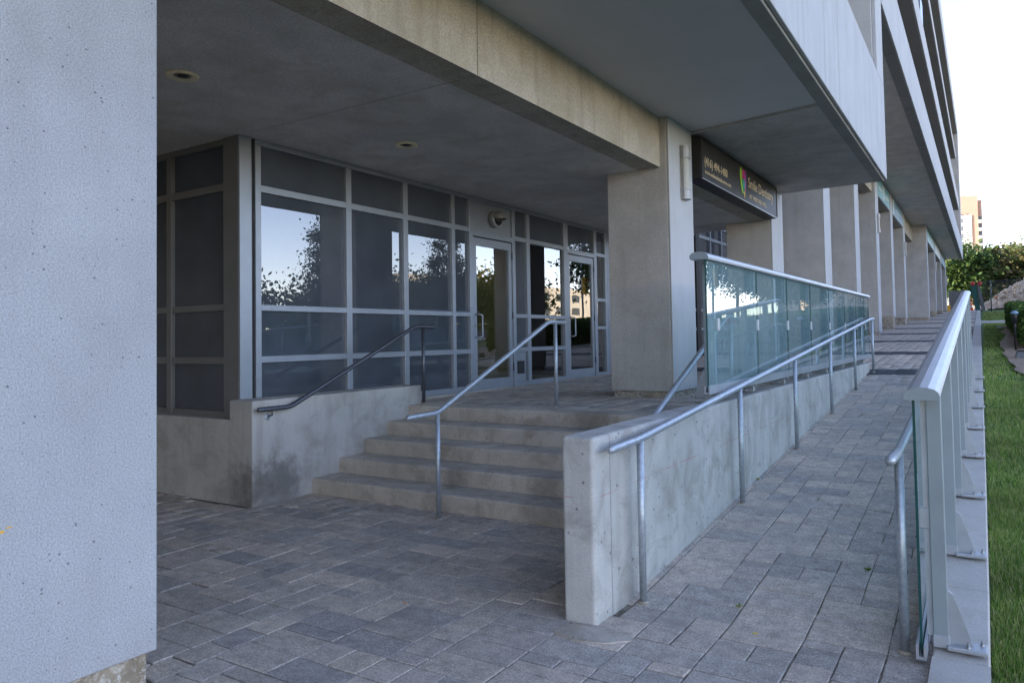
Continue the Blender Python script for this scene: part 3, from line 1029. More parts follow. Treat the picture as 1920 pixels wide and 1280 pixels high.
def guard(name, label, side, xg, ys_, posts, base_z, bot, top):
    """side=+1: posts stand on the +x side of the glass"""
    s = side
    o = empty(name, (xg, ys_[0], base_z(ys_[0])), label, 'guardrail')
    xs = sorted
    def bx(nm, xa, xb, y0, y1, f0, f1, mat, par=o, bev=0):
        a, b = min(xa, xb), max(xa, xb)
        return P().slab(a, b, y0, y1, f0(y0), f0(y1), f1(y0), f1(y1), bev).build(nm, mat, par)
    # cap: domed profile swept from end to end
    y0, y1 = ys_[0] - .03, ys_[-1] + .05
    pr = [(-.035, 0), (.105, 0), (.113, .018), (.108, .036), (.092, .05), (.065, .058), (.03, .060), (-.005, .052), (-.028, .036), (-.038, .016)]
    p = P()
    A = [p.bm.verts.new((xg + s * a, y0, top(y0) + b)) for a, b in pr]
    C = [p.bm.verts.new((xg + s * a, y1, top(y1) + b)) for a, b in pr]
    n = len(pr)
    for i in range(n):
        f = p.bm.faces.new([A[i], A[(i + 1) % n], C[(i + 1) % n], C[i]])
    p.bm.faces.new(A[::-1]); p.bm.faces.new(C)
    cap = p.build('cap_rail', 'cap_metal', o)
    p = P()
    p.prism([(xg + s * a, top(y0) + b) for a, b in pr], 'y', y0 - .006, y0 - .0005)
    p.build('end_cap', 'aluminium_post', cap)
    for a, b in zip(ys_[:-1], ys_[1:]):
        glass_panel(xg - .006, xg + .006, a + .004, b - .004, bot(a), bot(b), top(a) - .004, top(b) - .004, o)
    ch = P()
    for q0, q1, dz0, dz1 in ((-.022, -.010, -.035, .03), (.010, .022, -.035, .03), (-.0099, .0099, -.035, -.02)):
        a, b = xg + q0, xg + q1
        ch.slab(a, b, ys_[0] - .03, ys_[-1] + .03, bot(ys_[0]) + dz0, bot(ys_[-1]) + dz0, bot(ys_[0]) + dz1, bot(ys_[-1]) + dz1)
    ch.build('channel', 'aluminium', o)
    for y in posts:
        zb = base_z(y)
        po = box('post', (min(xg + s * .045, xg + s * .108), max(xg + s * .045, xg + s * .108), y - .03, y + .03, zb + .05, top(y) + .002), 'aluminium_post', o, .003)
        box('post_slot', (min(xg + s * .02, xg + s * .0449), max(xg + s * .02, xg + s * .0449), y - .016, y + .016, zb + .06, top(y) + .001), 'aluminium', po)
        box('shoe', (min(xg + s * .042, xg + s * .112), max(xg + s * .042, xg + s * .112), y - .034, y + .034, zb + .012, zb + .07), 'aluminium', po, .004)
        xa, xb = xg + s * .10, xg + s * .262
        pl = box('base_plate', (min(xa, xb), max(xa, xb), y - .055, y + .055, zb + .012, zb + .034), 'aluminium', po, .006, 2)
        po2 = [(xg + s * .1085, zb + .034), (xg + s * .205, zb + .034), (xg + s * .192, zb + .075), (xg + s * .150, zb + .205), (xg + s * .128, zb + .262), (xg + s * .1085, zb + .278)]
        P().prism(po2, 'y', y - .006, y + .006).build('gusset', 'aluminium', po)
        for bxp, byp in ((.185, -.035), (.240, .03), (.185, .035)):
            bo = P().lathe([(.004, -.03), (.009, -.030), (.009, .0), (.009, .007), (.005, .0075), (.005, .022)], (xg + s * bxp, y + byp, zb + .034), 'z', 8)
            bo.build('bolt', 'bolt_steel', po)
        zc = (bot(y) + top(y)) / 2
        box('clip', (min(xg - s * .014, xg + s * .05), max(xg - s * .014, xg + s * .05), y - .022, y + .022, zc - .05, zc + .05), 'aluminium', po, .004)
    return o
GY = [5.60, 7.10, 8.36, 9.63, 10.92, 12.24, 13.42, 14.40, 15.0]
guard('glass_guardrail', 'teal glass guardrail with silver cap standing on the cast concrete wall', -1, -1.805, GY, [5.88, 7.10, 8.36, 9.63, 10.92, 12.24, 13.42, 14.5],
      lambda y: .998, lambda y: 1.125, lambda y: 2.128 + .0062 * (y - 5.6))
RY = [3.98] + [4.80 + 1.4 * i for i in range(7)] + [14.55]
guard('glass_guardrail', 'silver capped glass guardrail bolted to the kerb beside the lawn', 1, -.30, RY, [4.10, 5.42, 6.80, 8.20, 9.60, 11.0, 12.4, 13.8],
      lambda y: ramp_z(y) + .03, lambda y: ramp_z(y) + .055 + .0, lambda y: 1.225 + .0885 * (y - 3.98))

# ---------------------------------------------------------------- signs and lamps
sg = empty('shop_sign', (-3.1, 11.5, 3.6), 'black dentist sign box with cream lettering and coloured tooth logo', 'sign')
box('sign_box', (-3.30, -3.085, 9.495, 13.70, 3.615, 4.165), 'sign_black', sg, .004)
P().box(-3.0849, -3.07, 9.50, 13.69, 3.618, 3.634).box(-3.0849, -3.07, 9.50, 13.69, 4.146, 4.162).box(-3.0849, -3.07, 9.50, 9.516, 3.6341, 4.1459).box(-3.0849, -3.07, 13.674, 13.69, 3.6341, 4.1459).build('sign_trim', 'sign_black', sg)
P().box(-3.083, -3.066, 9.51, 13.68, 3.607, 3.6175).build('drip_edge', 'sign_trim', sg)
box('sign_face', (-3.0848, -3.078, 9.517, 13.673, 3.635, 4.145), 'sign_black', sg)
def text(s, name, y, z, h, width, mat, parent, x=-3.0775):
    cu = bpy.data.curves.new(name, 'FONT')
    cu.body = s
    cu.size = h
    cu.extrude = .003
    cu.resolution_u = 3
    tmp = bpy.data.objects.new('tmp', cu)
    COL.objects.link(tmp)
    dg = bpy.context.evaluated_depsgraph_get()
    me = bpy.data.meshes.new_from_object(tmp.evaluated_get(dg))
    bpy.data.objects.remove(tmp)
    co = np.array([v_.co[:] for v_ in me.vertices])
    w = co[:, 0].max() - co[:, 0].min()
    sx = width / w
    x0 = co[:, 0].min()
    pl = world_loc(parent)
    for v_ in me.vertices:
        lx, ly, lz = v_.co
        v_.co = (x + lz - pl.x, y + (lx - x0) * sx - pl.y, z + ly - pl.z)
    me.materials.clear()
    return link(name, me, mat, parent)
text('(416) 494-1400', 'phone_lettering', 9.64, 3.815, .165, 1.03, 'letter_cream', sg)
text('www.smilesdentalcentre.com', 'web_lettering', 9.64, 3.70, .085, 1.19, 'letter_cream', sg)
text('Smile Dentistry', 'name_lettering', 11.80, 3.865, .235, 1.60, 'letter_cream', sg)
text('AT HERONS HILL', 'place_lettering', 11.84, 3.70, .095, 1.08, 'letter_cream', sg)
def leafshape(pts, mat):
    p = P()
    vs_ = [p.bm.verts.new((-3.0745, a, b)) for a, b in pts]
    f = p.bm.faces.new(vs_)
    r_ = bmesh.ops.extrude_face_region(p.bm, geom=[f])
    bmesh.ops.translate(p.bm, verts=[e for e in r_['geom'] if isinstance(e, bmesh.types.BMVert)], vec=(.004, 0, 0))
    p.build('logo', mat, sg)
leafshape([(11.31, 4.02), (11.34, 4.10), (11.39, 4.11), (11.43, 4.05), (11.42, 3.9), (11.45, 3.8), (11.49, 3.72), (11.42, 3.72), (11.37, 3.80), (11.33, 3.92)], 'logo_green')
leafshape([(11.44, 4.06), (11.47, 4.10), (11.53, 4.08), (11.57, 4.09), (11.575, 3.95), (11.535, 3.93), (11.51, 3.99), (11.445, 3.93)], 'logo_magenta')
leafshape([(11.582, 4.09), (11.63, 4.07), (11.655, 3.98), (11.64, 3.85), (11.60, 3.73), (11.585, 3.86), (11.595, 3.97)], 'logo_purple')
leafshape([(11.46, 3.91), (11.51, 3.96), (11.565, 3.92), (11.57, 3.82), (11.54, 3.76), (11.515, 3.84), (11.49, 3.76)], 'logo_teal')
leafshape([(11.50, 3.745), (11.535, 3.74), (11.575, 3.79), (11.575, 3.72), (11.55, 3.655), (11.53, 3.70)], 'logo_gold')

def side_sign(y0, y1, mat, label, xf=-3.2, marks=()):
    z0, z1 = 6.64, SOF2 - .06
    o = empty('side_sign', (xf - .05, (y0 + y1) / 2, z0), label, 'sign')
    box('sign_frame', (xf - .11, xf - .012, y0, y1, z0 - .03, z1 + .03), 'cream_trim', o, .004)
    box('sign_face', (xf - .0119, xf, y0 + .12, y1 - .12, z0 + .02, z1 - .03), mat, o)
    box('drip_edge', (xf - .09, xf + .012, y0, y1, z0 - .045, z0 - .031), 'fascia', o)
    for (a, b, c, d, m_) in marks:
        box('sign_mark', (xf + .0005, xf + .004, y0 + a, y0 + b, z0 + c, z0 + d), m_, o)
side_sign(30.32, 34.48, 'sign_teal', 'teal shop sign with pale vertical figure above the first far bay', marks=((1.7, 2.2, .1, .68, 'sign_pale'), (.4, 1.3, .3, .42, 'sign_pale'), (2.6, 3.7, .25, .40, 'sign_pale')))
side_sign(35.42, 40.18, 'sign_blue', 'blue shop sign with pale left stripe above the second far bay', marks=((.2, .8, .06, .68, 'sign_pale'), (1.4, 3.8, .3, .36, 'sign_pale')))
side_sign(47.4, 53.9, 'sign_teal', 'plain teal sign on the stepped-out wing beyond the wide bay', -2.58)
side_sign(55.0, 61.5, 'sign_pale', 'pale sign band near the far end of the wing', -2.58)
side_sign(62.6, 69.1, 'sign_blue', 'last blue sign band at the far end of the wing', -2.58)

def sconce(y, z, label, xf=-3.2, sc=1.0):
    o = empty('wall_lamp', (xf, y, z), label, 'wall lamp', 'half-round lamps on the column faces')
    def half(z0, z1, r_, mat, nm):
        pts = [(xf + .002 + r_ * math.cos(a) * .95, y + r_ * math.sin(a)) for a in np.linspace(-math.pi / 2, math.pi / 2, 13)]
        P().prism(pts, 'z', z0, z1).build(nm, mat, o)
    h = .66 * sc
    half(z, z + h, .082 * sc, 'lamp_diffuser', 'diffuser')
    half(z + h * .80, z + h + .012, .10 * sc, 'lamp_metal', 'top_cap')
    half(z - .012, z + h * .16, .10 * sc, 'lamp_metal', 'bottom_cap')
    for a in (-1.2, 1.2, ):
        xx, yy = xf + .004 + .096 * sc * math.cos(a), y + .096 * sc * math.sin(a)
        P().box(xx - .008, xx + .008, yy - .008, yy + .008, z + .01, z + h).build('guard_bar', 'lamp_metal', o)
    for zz in (z + h * .165, z + h * .775):
        half(zz, zz + .012, .103 * sc, 'lamp_metal', 'band')
sconce(9.12, 3.29, 'half-round lamp on the column beside the black sign')
sconce(29.9, 5.20, 'half-round lamp on the column under the teal figure sign')
sconce(40.65, 5.25, 'half-round lamp on the column at the end of the blue sign')
sconce(54.5, 5.35, 'half-round lamp on the second column of the stepped-out wing', -2.58)
sconce(69.7, 5.35, 'half-round lamp on the very last column of the wing', -2.58)

for x, y, lb in ((-5.17, 3.41, 'round recessed ceiling lamp in the soffit beside the big column'), (-5.12, 5.98, 'round recessed ceiling lamp in the soffit in front of the storefront')):
    o = empty('ceiling_lamp', (x, y, SOF), lb, 'ceiling lamp')
    P().lathe([(.062, .001), (.064, -.006), (.10, -.020), (.120, -.016), (.122, .001)], (x, y, SOF), 'z', 32).build('trim_ring', 'lamp_ring', o)
    P().lathe([(.0635, -.0065), (.04, -.0075), (.0, -.008)], (x, y, SOF), 'z', 32).build('lamp_recess', 'lamp_inner', o)
    P().lathe([(.040, -.0085), (.02, -.0095), (.0, -.010)], (x, y, SOF), 'z', 24).build('bulb', 'black_metal', o)
bl = empty('bulkhead_lamp', (XS, 9.25, 3.34), 'round bulkhead lamp with eyelid hood above the left entrance door', 'wall lamp')
P().lathe([(.125, 0), (.125, .05), (.118, .058), (.0, .06)], (XS - .031, 9.25, 3.345), 'x', 32).build('back_drum', 'lamp_metal', bl)
P().lathe([(.128, .0), (.128, .025), (.10, .035), (.1, .0)], (XS + .035, 9.25, 3.345), 'x', 32).build('ring', 'aluminium', bl)
P().lathe([(.10, 0), (.088, .045), (.06, .075), (.0, .09)], (XS + .04, 9.25, 3.345), 'x', 32).build('lens', 'black_metal', bl)
p = P()
prof_ = [(.128, .03), (.122, .07), (.105, .11), (.075, .14), (.03, .155)]
vs_ = [[p.bm.verts.new((XS + .035 + h, 9.25 + r_ * math.cos(t), 3.345 + r_ * math.sin(t))) for t in np.linspace(0, math.pi, 17)] for r_, h in prof_]
for A, C in zip(vs_[:-1], vs_[1:]):
    for i in range(16):
        f = p.bm.faces.new([A[i], A[i + 1], C[i + 1], C[i]]); f.smooth = True
p.bm.faces.new(vs_[-1])
p.build('hood', 'lamp_metal', bl)

# ---------------------------------------------------------------- planting, lawn furniture
def leaf_cloud(pts, size, flat=.0):
    n = len(pts)
    a = rng.normal(size=(n, 3)); a /= np.linalg.norm(a, axis=1)[:, None]
    if flat:
        a[:, 2] *= (1 - flat); a /= np.linalg.norm(a, axis=1)[:, None]
    b = rng.normal(size=(n, 3)); b -= (b * a).sum(1)[:, None] * a; b /= np.linalg.norm(b, axis=1)[:, None]
    if flat:
        b[:, 2] *= (1 - flat * .6)
    s = size * rng.uniform(.6, 1.4, (n, 1))
    V = np.stack([pts - a * s, pts - b * s * .55, pts + a * s, pts + b * s * .55], 1)
    return V.reshape(-1, 3)

def tree(name, loc, h, rx, label, mat, n, size, trunk_h=.3, seed=1, group=None, layered=False, cat='tree', rz=None):
    global rng
    rng = np.random.default_rng(seed)
    x, y, z = loc
    o = empty(name, loc, label, cat, group)
    p = P()
    p.tube([(x, y, z - .1), (x + .05, y, z + h * trunk_h), (x, y + .08, z + h * .62)], h * .016, 8, 'flat')
    ends = []
    nb = 26
    rz = rz or h * (1 - trunk_h) * .5
    cz = z + h * trunk_h + rz
    for i in range(nb):
        th = i * 2.4 + rng.uniform(-.4, .4)
        t = (i + .5) / nb
        ph = math.acos(1 - 1.8 * t) if not layered else math.acos(1 - 1.9 * t)
        rr = rng.uniform(.60, .96)
        ex = x + rx * math.sin(ph) * math.cos(th) * rr
        ey = y + rx * math.sin(ph) * math.sin(th) * rr
        ez = cz + rz * math.cos(ph) * rr
        ends.append((ex, ey, ez))
        if True:
            z0 = z + h * trunk_h + (ez - z - h * trunk_h) * .35
            p.tube([(x, y, min(z0, z + h * .6)), ((x + ex) / 2, (y + ey) / 2, (z0 + ez) / 2 + .1), (ex, ey, ez)], h * .005, 5, 'flat')
    p.build('trunk', 'bark', o)
    ends = np.array(ends)
    per = n // nb
    pts = []
    for e in ends:
        sp = rx * rng.uniform(.16, .30)
        d = rng.normal(size=(per, 3)) * sp * np.array([1, 1, .38 if layered else .7])
        pts.append(e + d)
    pts = np.concatenate(pts)
    V = leaf_cloud(pts, size, .35 if layered else 0)
    c = soup('crown', V, np.arange(len(V)).reshape(-1, 4), mat, o)
    return o

zf = ramp_z(90)
G1 = 'trees behind the building site'
tree('maple_tree', (-2.3, 92, zf - 1), 8.6, 3.3, 'green tree standing behind the end of the building', 'leaf_green', 9000, .20, .22, 3, G1)
tree('maple_tree', (.6, 100, zf - 1), 8.8, 3.4, 'reddish green tree between the green tree and the broad tree', 'leaf_mixed', 9000, .22, .12, 4, G1, True)
tree('maple_tree', (4.3, 94, zf - 1), 9.0, 4.4, 'broad layered tree with browning leaves behind the rubble heap', 'leaf_mixed', 15000, .22, .10, 5, G1, True)
tree('maple_tree', (9.5, 98, zf - 1), 9.5, 4.8, 'tall green tree right of the broad browning tree', 'leaf_mixed', 10000, .24, .15, 6, G1, True)
tree('maple_tree', (-6.5, 96, zf - 1), 8.0, 3.3, 'dark green tree mostly hidden by the end of the building', 'leaf_green', 6000, .22, .2, 8, G1)

# hedge
rng = np.random.default_rng(21)
hd = empty('hedge', (1.6, 29, ramp_z(29)), 'clipped dark green hedge on the planting bed beside the lawn', 'hedge')
v, q = [], []
hy = np.linspace(21.5, 36.5, 40)
for y in hy:
    zb = ramp_z(y)
    for x, z in ((.82, .12), (.76, .5), (.82, .86), (1.4, .92), (2.2, .9), (2.35, .4), (2.3, .0)):
        v.append((x + rng.normal(0, .03), y, zb + z + rng.normal(0, .025)))
for i in range(39):
    for j in range(6):
        a = i * 7 + j
        q.append((a, a + 1, a + 8, a + 7))
soup('twig_core', v, q, 'leaf_dark', hd)
n = 22000
y = rng.uniform(21.4, 36.6, n)
side = rng.random(n)
x = np.where(side < .45, .76 + rng.normal(0, .035, n), rng.uniform(.76, 2.3, n))
zz = np.where(side < .45, rng.uniform(.1, .9, n), .9 + rng.normal(0, .035, n))
ends_ = side > .85
y = np.where(ends_, np.where(rng.random(n) < .5, 21.45, 36.55) + rng.normal(0, .04, n), y)
zz = np.where(ends_, rng.uniform(.1, .92, n), zz)
pts = np.stack([x, y, np.array([ramp_z(t) for t in y]) + zz], 1)
V = leaf_cloud(pts, .045)
o = soup('foliage', V, np.arange(len(V)).reshape(-1, 4), 'hedge_leaf', hd)

zb = ramp_z(20.9) - .03
bo = empty('bollard_light', (.58, 20.9, zb), 'slim black garden bollard light in the planting bed', 'bollard light')
P().lathe([(.022, 0), (.022, .52), (.03, .54), (.03, .58), (.022, .60), (.022, .66)], (.58, 20.9, zb), 'z', 14).build('pole', 'black_metal', bo)
P().lathe([(.055, .66), (.055, .84), (.05, .86)], (.58, 20.9, zb), 'z', 18).build('lamp_head', 'black_metal', bo)
P().lathe([(.078, .86), (.08, .885), (.07, .91), (.035, .935), (.0, .94)], (.58, 20.9, zb), 'z', 18).build('cap', 'sign_blue', bo)
zb = ramp_z(18.6) - .03
fl = empty('flood_lamp', (.66, 18.6, zb), 'dark ground flood lamp lying in the soil', 'flood lamp')
P().hexa([(.50, 18.45, zb), (.88, 18.45, zb), (.88, 18.75, zb), (.50, 18.75, zb), (.53, 18.48, zb + .13), (.88, 18.48, zb + .13), (.88, 18.72, zb + .15), (.53, 18.72, zb + .15)], .01).build('housing', 'fence_steel', fl)
box('lens', (.54, .88, 18.5, 18.7, zb + .148, zb + .162), 'tower_glass', fl, .004)
zb = ramp_z(34.5)
cv = box('utility_cover', (.36, .70, 34.1, 34.9, zb - .05, zb + .05), 'kerb', None, .01, origin=(.5, 34.5, zb))
tag(cv, 'pale utility cover at the lawn edge near the hedge', 'cover')
for i, (x, y, m_, lb, r_, zz) in enumerate(((.33, 5.55, 'leaf_tan', 'brown fallen leaf lying on the lawn', .055, .02), (-1.05, 3.92, 'leaf_yellow', 'yellow fallen leaf in a ramp paving joint', .014, .004),
        (-2.92, 3.35, 'orange_bit', 'tiny orange scrap lying on the plaza paving', .010, .004), (.40, 5.9, 'cone_orange', 'small orange leaf on the lawn', .02, .03))):
    z = ramp_z(y) if x > -1.8 else 0
    p = P()
    ps = [(-1, 0), (-.4, .38), (.3, .42), (1, 0), (.3, -.42), (-.4, -.38)]
    p.prism([(x + a * r_, y + b * r_) for a, b in ps], 'z', z + zz, z + zz + .003)
    tag(p.build('fallen_leaf', m_, None, (x, y, z)), lb, 'leaf')

mp = P().prism([(-1.97, 3.42), (-1.80, 3.38), (-1.66, 3.42), (-1.56, 3.52), (-1.60, 3.60), (-1.80, 3.605), (-1.95, 3.55)], 'z', -.01, .006)
tag(mp.build('mortar_patch', 'step', None, (-1.8, 3.5, 0)), 'broken grey mortar patch at the foot of the cast wall end', 'patch')
random.seed(5)
for x, y, lb in ((-1.215, 4.22, 'tiny green weed in a paving joint in the middle of the ramp'), (-1.79, 6.9, 'green weed at the foot of the cast wall'), (-.66, 5.05, 'small weed in a joint near the lawn-side rail')):
    p = P()
    for i in range(14):
        a, l_ = random.uniform(0, 6.28), random.uniform(.012, .028)
        dx, dy = math.cos(a), math.sin(a)
        z = ramp_z(y)
        vs_ = [p.bm.verts.new(q_) for q_ in ((x - dy * .002, y + dx * .002, z - .004), (x + dy * .002, y - dx * .002, z - .004), (x + dx * l_ * .6 + dy * .004, y + dy * l_ * .6 - dx * .004, z + l_ * .6), (x + dx * l_, y + dy * l_, z + l_ * .5), (x + dx * l_ * .6 - dy * .004, y + dy * l_ * .6 + dx * .004, z + l_ * .6))]
        p.bm.faces.new(vs_)
    tag(p.build('weed', 'grass_blade', None, (x, y, ramp_z(y))), lb, 'weed')

# ---------------------------------------------------------------- building site at the end of the walkway
yf = 67.0
zb = ramp_z(yf)
fe = empty('site_fence', (3, yf, zb), 'thin steel mesh fence in front of the rubble heap', 'fence')
for x in (.43, 3.4, 6.4, 9.4):
    P().tube([(x, yf, zb - .1), (x, yf, zb + 2.35)], .045, 8, 'flat').build('post', 'fence_steel', fe)
P().tube([(-.4, yf, zb + 2.28), (9.4, yf, zb + 2.28)], .02, 6, 'flat').build('top_rail', 'fence_steel', fe)
p = P()
for i in range(100):
    x = -.35 + i * .1
    p.box(x - .004, x + .004, yf + .02, yf + .028, zb + .05, zb + 2.26)
for i in range(22):
    z = zb + .1 + i * .1
    p.box(-.35, 9.4, yf + .03, yf + .038, z - .004, z + .004)
o = p.build('wire_mesh', 'fence_steel', fe); o['kind'] = 'stuff'
zb = ramp_z(70)
gp = empty('gate_post', (-.5, 70, zb), 'leaning dark green wrapped gate leaf with red ties', 'gate')
P().hexa([(-.62, 69.9, zb), (-.28, 69.9, zb), (-.28, 70.0, zb), (-.62, 70.0, zb), (-.95, 69.9, zb + 2.15), (-.55, 69.9, zb + 2.15), (-.55, 70.0, zb + 2.15), (-.95, 70.0, zb + 2.15)]).build('wrapped_leaf', 'green_fabric', gp)
P().hexa([(-.2, 70.2, zb), (.05, 70.2, zb), (.05, 70.28, zb), (-.2, 70.28, zb), (-.5, 70.2, zb + 2.1), (-.28, 70.2, zb + 2.1), (-.28, 70.28, zb + 2.1), (-.5, 70.28, zb + 2.1)]).build('second_leaf', 'fence_steel', gp)
for dx in (-.75, -.28):
    P().lathe([(.0, -.16), (.12, -.1), (.17, .0), (.13, .12), (.0, .18)], (dx, 69.92, zb + 2.15), 'z', 8).build('red_tie', 'red_cloth', gp)
zb = ramp_z(69)
cn = empty('traffic_cone', (-.90, 69, zb), 'orange traffic cone standing at the end of the walkway', 'cone')
P().lathe([(.16, .03), (.105, .28), (.095, .36), (.055, .56), (.03, .70), (.0, .71)], (-.90, 69, zb), 'z', 16).build('cone_body', 'cone_orange', cn)
P().lathe([(.107, .28), (.097, .36), (.09, .40), (.1, .28)], (-.90, 69, zb), 'z', 16).build('white_band', 'cone_white', cn)
P().box(-1.13, -.67, 68.77, 69.23, zb, zb + .035).build('cone_base', 'cone_white', cn)
bn = empty('barrier', (-1.1, 71.5, zb), 'orange and yellow plastic barrier netting behind the cone', 'barrier')
for i in range(9):
    z = zb + .1 + i * .11
    P().hexa([(-1.9, 71.5, z), (-.45, 71.5, z + .18), (-.45, 71.53, z + .18), (-1.9, 71.53, z), (-1.9, 71.5, z + .06), (-.45, 71.5, z + .24), (-.45, 71.53, z + .24), (-1.9, 71.53, z + .06)]).build('net_strip', 'yellow' if i % 3 else 'cone_orange', bn)
for x in (-1.9, -.45):
    P().tube([(x, 71.52, zb - .05), (x, 71.52, zb + 1.35)], .03, 6, 'flat').build('stake', 'bark', bn)
zb = ramp_z(71)
yb = empty('yellow_bin', (-2.65, 71, zb), 'yellow site bin beside the last column', 'bin')
P().box(-2.95, -2.4, 70.7, 71.3, zb, zb + .42, .03).build('bin_body', 'yellow', yb)
P().box(-2.98, -2.37, 70.67, 71.33, zb + .421, zb + .50, .02).build('bin_lid', 'yellow', yb)
sp = empty('screen_panel', (-2.0, 73, zb), 'dark mesh screen panel behind the yellow bin', 'screen')
P().box(-2.5, -1.55, 73, 73.05, zb + .05, zb + 1.75).build('screen_cloth', 'fence_steel', sp)
for x in (-2.52, -1.53):
    P().tube([(x, 73.02, zb - .1), (x, 73.02, zb + 1.85)], .03, 6, 'flat').build('post', 'fence_steel', sp)
# rubble heap
rng = np.random.default_rng(31)
rb = empty('rubble_heap', (4, 79, ramp_z(79)), 'heap of broken beige rubble behind the mesh fence', 'rubble')
nx, ny = 46, 26
xs_ = np.linspace(-.8, 12, nx); yy_ = np.linspace(73, 86, ny)
zb = ramp_z(80) - .1
def mound(x, y):
    a = np.clip((x + .6) / 4.2, 0, 1)
    prof__ = a ** .85 * 2.9 * np.clip((12 - x) / 4, 0, 1)
    return prof__ * np.exp(-((y - 79.5) / 3.6) ** 2)
v = [(x, y, zb + mound(x, y) + rng.normal(0, .09)) for y in yy_ for x in xs_]
q = [(j * nx + i, j * nx + i + 1, (j + 1) * nx + i + 1, (j + 1) * nx + i) for j in range(ny - 1) for i in range(nx - 1)]
soup('heap_core', v, q, 'rubble', rb)
VV, FF, VO, FO = [], [], [], []
for i in range(900):
    x = rng.uniform(-.6, 7); y = rng.uniform(74, 81)
    z = zb + mound(x, y)
    s = rng.uniform(.05, .24) * (1.8 if rng.random() < .06 else 1)
    R = Matrix.Rotation(rng.uniform(0, 6), 3, Vector(rng.normal(size=3)).normalized())
    tgtV, tgtF = (VO, FO) if rng.random() < .05 else (VV, FF)
    o_ = len(tgtV)
    for c in ((-1, -1, -1), (1, -1, -1), (1, 1, -1), (-1, 1, -1), (-1, -1, 1), (1, -1, 1), (1, 1, 1), (-1, 1, 1)):
        d = R @ Vector((c[0] * s * rng.uniform(.6, 1.2), c[1] * s * rng.uniform(.5, 1.1), c[2] * s * rng.uniform(.3, .8)))
        tgtV.append((x + d.x, y + d.y, z + d.z))
    for f in ((0, 3, 2, 1), (4, 5, 6, 7), (0, 1, 5, 4), (1, 2, 6, 5), (2, 3, 7, 6), (3, 0, 4, 7)):
        tgtF.append(tuple(o_ + k_ for k_ in f))
soup('broken_stones', VV, FF, 'rubble_rock', rb)['kind'] = 'stuff'
soup('broken_bricks', VO, FO, 'rubble_orange', rb)['kind'] = 'stuff'

# ---------------------------------------------------------------- tower far away
YT = 340
tw = empty('apartment_tower', (-8, YT, 3), 'tall sunlit orange-brick apartment tower with white window bays', 'tower')
ztop = 54.5
box('tower_wall', (-22, -1.0, YT, YT + 18, 3, ztop), 'tower_brick', tw)
box('tower_side', (-.99, .35, YT + 1.2, YT + 17, 3, ztop - 1.8), 'tower_brick', tw)
box('roof_house', (-14, -4.6, YT + 3, YT + 12, ztop, ztop + .8), 'tower_brick', tw)
box('white_bay', (-8.2, -3.2, YT - .3, YT - .002, 3, ztop - 7.5), 'tower_white', tw)
box('white_bay', (-16, -11, YT - .3, YT - .002, 3, ztop - 7.5), 'tower_white', tw)
for fl_ in range(15):
    z = ztop - 10.2 - fl_ * 3.05
    if z < 8: break
    for x in (-6.9,):
        wn_ = box('window', (x, x + .8, YT - .36, YT - .301, z, z + 1.5), 'tower_glass', tw)
        box('sill', (x, x + .8, YT - .40, YT - .361, z + .68, z + .82), 'tower_white', wn_)
    if fl_ % 2 == 0:
        box('window', (-5.0, -4.2, YT - .36, YT - .301, z + .5, z + .8), 'tower_glass', tw)
        box('window', (-3.95, -3.4, YT - .36, YT - .301, z + .5, z + .8), 'tower_glass', tw)
    box('window', (-15, -13.8, YT - .36, YT - .301, z, z + 1.5), 'tower_glass', tw)
for fl_ in range(13):
    z = ztop - 11 - fl_ * 3.05
    bc = box('balcony', (-.98, .05, YT - .8, YT + 1.15, z, z + 1.2), 'tower_white', tw)
    box('balcony_opening', (-.98, .0, YT + .9, YT + 1.19, z + 1.25, z + 2.9), 'tower_glass', bc)
for x in (-5.0, -4.5, -6.2, -6.8):
    box('window', (x, x + .3, YT - .1, YT - .003, ztop - 7.3, ztop - 6.9), 'tower_glass', tw)

# ---------------------------------------------------------------- across the street (seen mirrored in the glass)
G2 = 'street trees across the lawn'
def ST(x, y): return (x, y, ramp_z(y) - .06)
tree('street_tree', ST(12.0, 24.0), 6.2, 1.5, 'young street tree opposite the big storefront window', 'leaf_dark', 15000, .06, .22, 41, G2)
tree('street_tree', ST(9.5, 47), 8.0, 3.1, 'dense street tree mirrored in the first glass guard panels', 'leaf_dark', 9000, .12, .16, 42, G2)
tree('street_tree', ST(9.8, 57.5), 6.2, 2.6, 'street tree beside the signal pole', 'leaf_green', 10000, .13, .16, 43, G2)
tree('street_tree', ST(9.4, 65), 5.4, 2.6, 'yellowing tree further along the pavement', 'leaf_autumn', 9000, .14, .16, 44, G2)
tree('street_tree', ST(27, 40), 3.4, 5.2, 'low autumn tree beyond the road facing the entrance', 'leaf_autumn', 14000, .16, .06, 45, G2)
tree('street_tree', ST(29, 51), 4.2, 5.4, 'spreading green tree beyond the road', 'leaf_green', 14000, .18, .08, 46, G2)
tree('street_tree', ST(31, 64), 4.6, 5.4, 'large autumn tree beyond the road', 'leaf_autumn', 14000, .2, .1, 47, G2)
tree('street_tree', ST(11.8, 31.5), 5.6, 1.2, 'thin young tree mirrored in the entrance doors', 'leaf_dark', 9000, .055, .25, 48, G2)
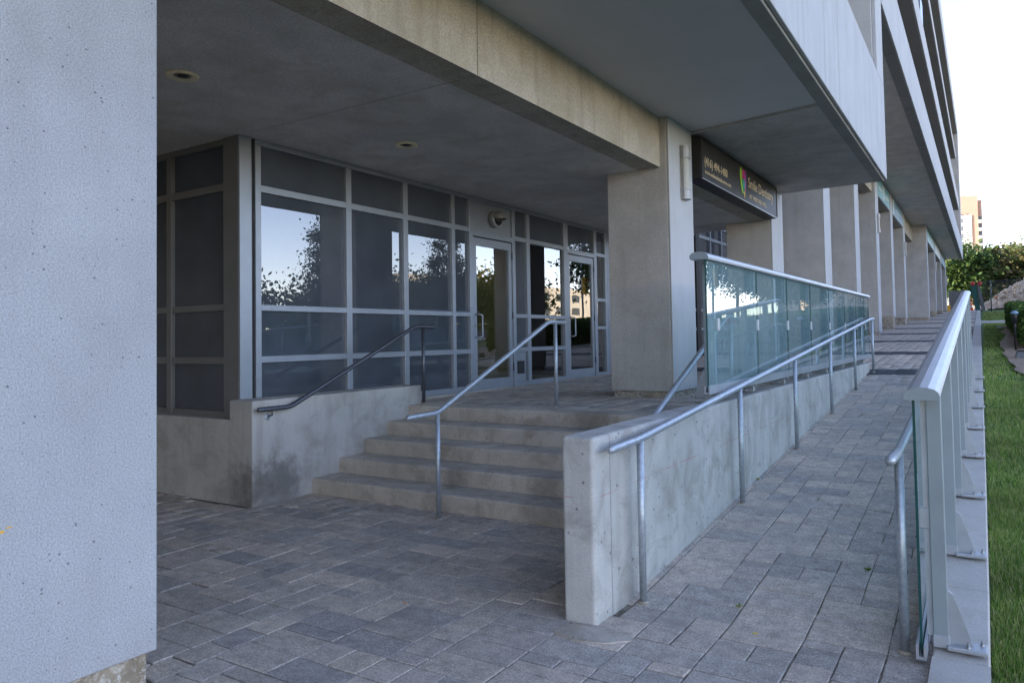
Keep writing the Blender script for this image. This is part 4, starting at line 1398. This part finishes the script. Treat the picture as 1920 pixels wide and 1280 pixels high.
tree('street_tree', ST(27, 29), 3.2, 4.5, 'low dark bush tree beyond the road', 'leaf_green', 10000, .15, .04, 49, G2)
ts = empty('traffic_signal', ST(10.0, 44.5), 'yellow traffic signal on a grey pole by the road', 'traffic signal')
zb = ramp_z(44.5)
P().tube([(10.3, 44.5, zb - .1), (10.3, 44.5, zb + 5.6), (10.3, 44.9, zb + 6.0), (10.3, 47, zb + 6.1)], .07, 10, 'flat').build('pole', 'galvanized', ts)
hs = P().box(9.98, 10.22, 44.3, 44.7, zb + 2.4, zb + 3.5, .02).build('signal_head', 'yellow', ts)
for i in range(3):
    P().lathe([(.1, 0), (.1, -.01), (.0, -.012)], (9.975, 44.5, zb + 2.6 + i * .34), 'x', 14).build('lens', ('logo_green', 'yellow', 'red_cloth')[i], hs)
h2 = P().box(9.9, 10.3, 46.2, 46.8, zb + 5.2, zb + 6.5, .02).build('signal_head', 'yellow', ts)
ho = empty('site_hoarding', ST(14, 100), 'long beige panel hoarding beyond the road', 'hoarding')
for i in range(22):
    y = 78 + i * 2.5
    box('panel', (14, 14.08, y, y + 2.46, ramp_z(y) - .3, ramp_z(y) + 2.6), 'hoarding', ho)
for i, y in enumerate((38, 43.5, 50)):
    z = ramp_z(y)
    o = empty('barrel', (10.9, y, z), ('orange construction barrel nearest the young tree', 'orange construction barrel by the signal pole', 'orange construction barrel up the road')[i], 'barrel', 'orange barrels on the road edge')
    P().lathe([(.34, -.05), (.34, .03), (.27, .04), (.26, .4), (.245, .42), (.23, .8), (.2, .95), (.0, .96)], (10.9, y, z), 'z', 18).build('barrel_body', 'cone_orange', o)
    P().lathe([(.262, .46), (.25, .62), (.24, .62), (.24, .46)], (10.9, y, z), 'z', 18).build('reflective_band', 'cone_white', o)
hb = empty('low_block', ST(77, 130), 'pale low-rise block far across the road', 'building')
box('wall', (70, 84, 95, 165, 0, 13), 'house_wall', hb)
for i in range(9):
    for j in range(3):
        box('window', (69.94, 69.999, 97 + i * 7.3, 101 + i * 7.3, 4 + j * 3, 5.6 + j * 3), 'tower_glass', hb)
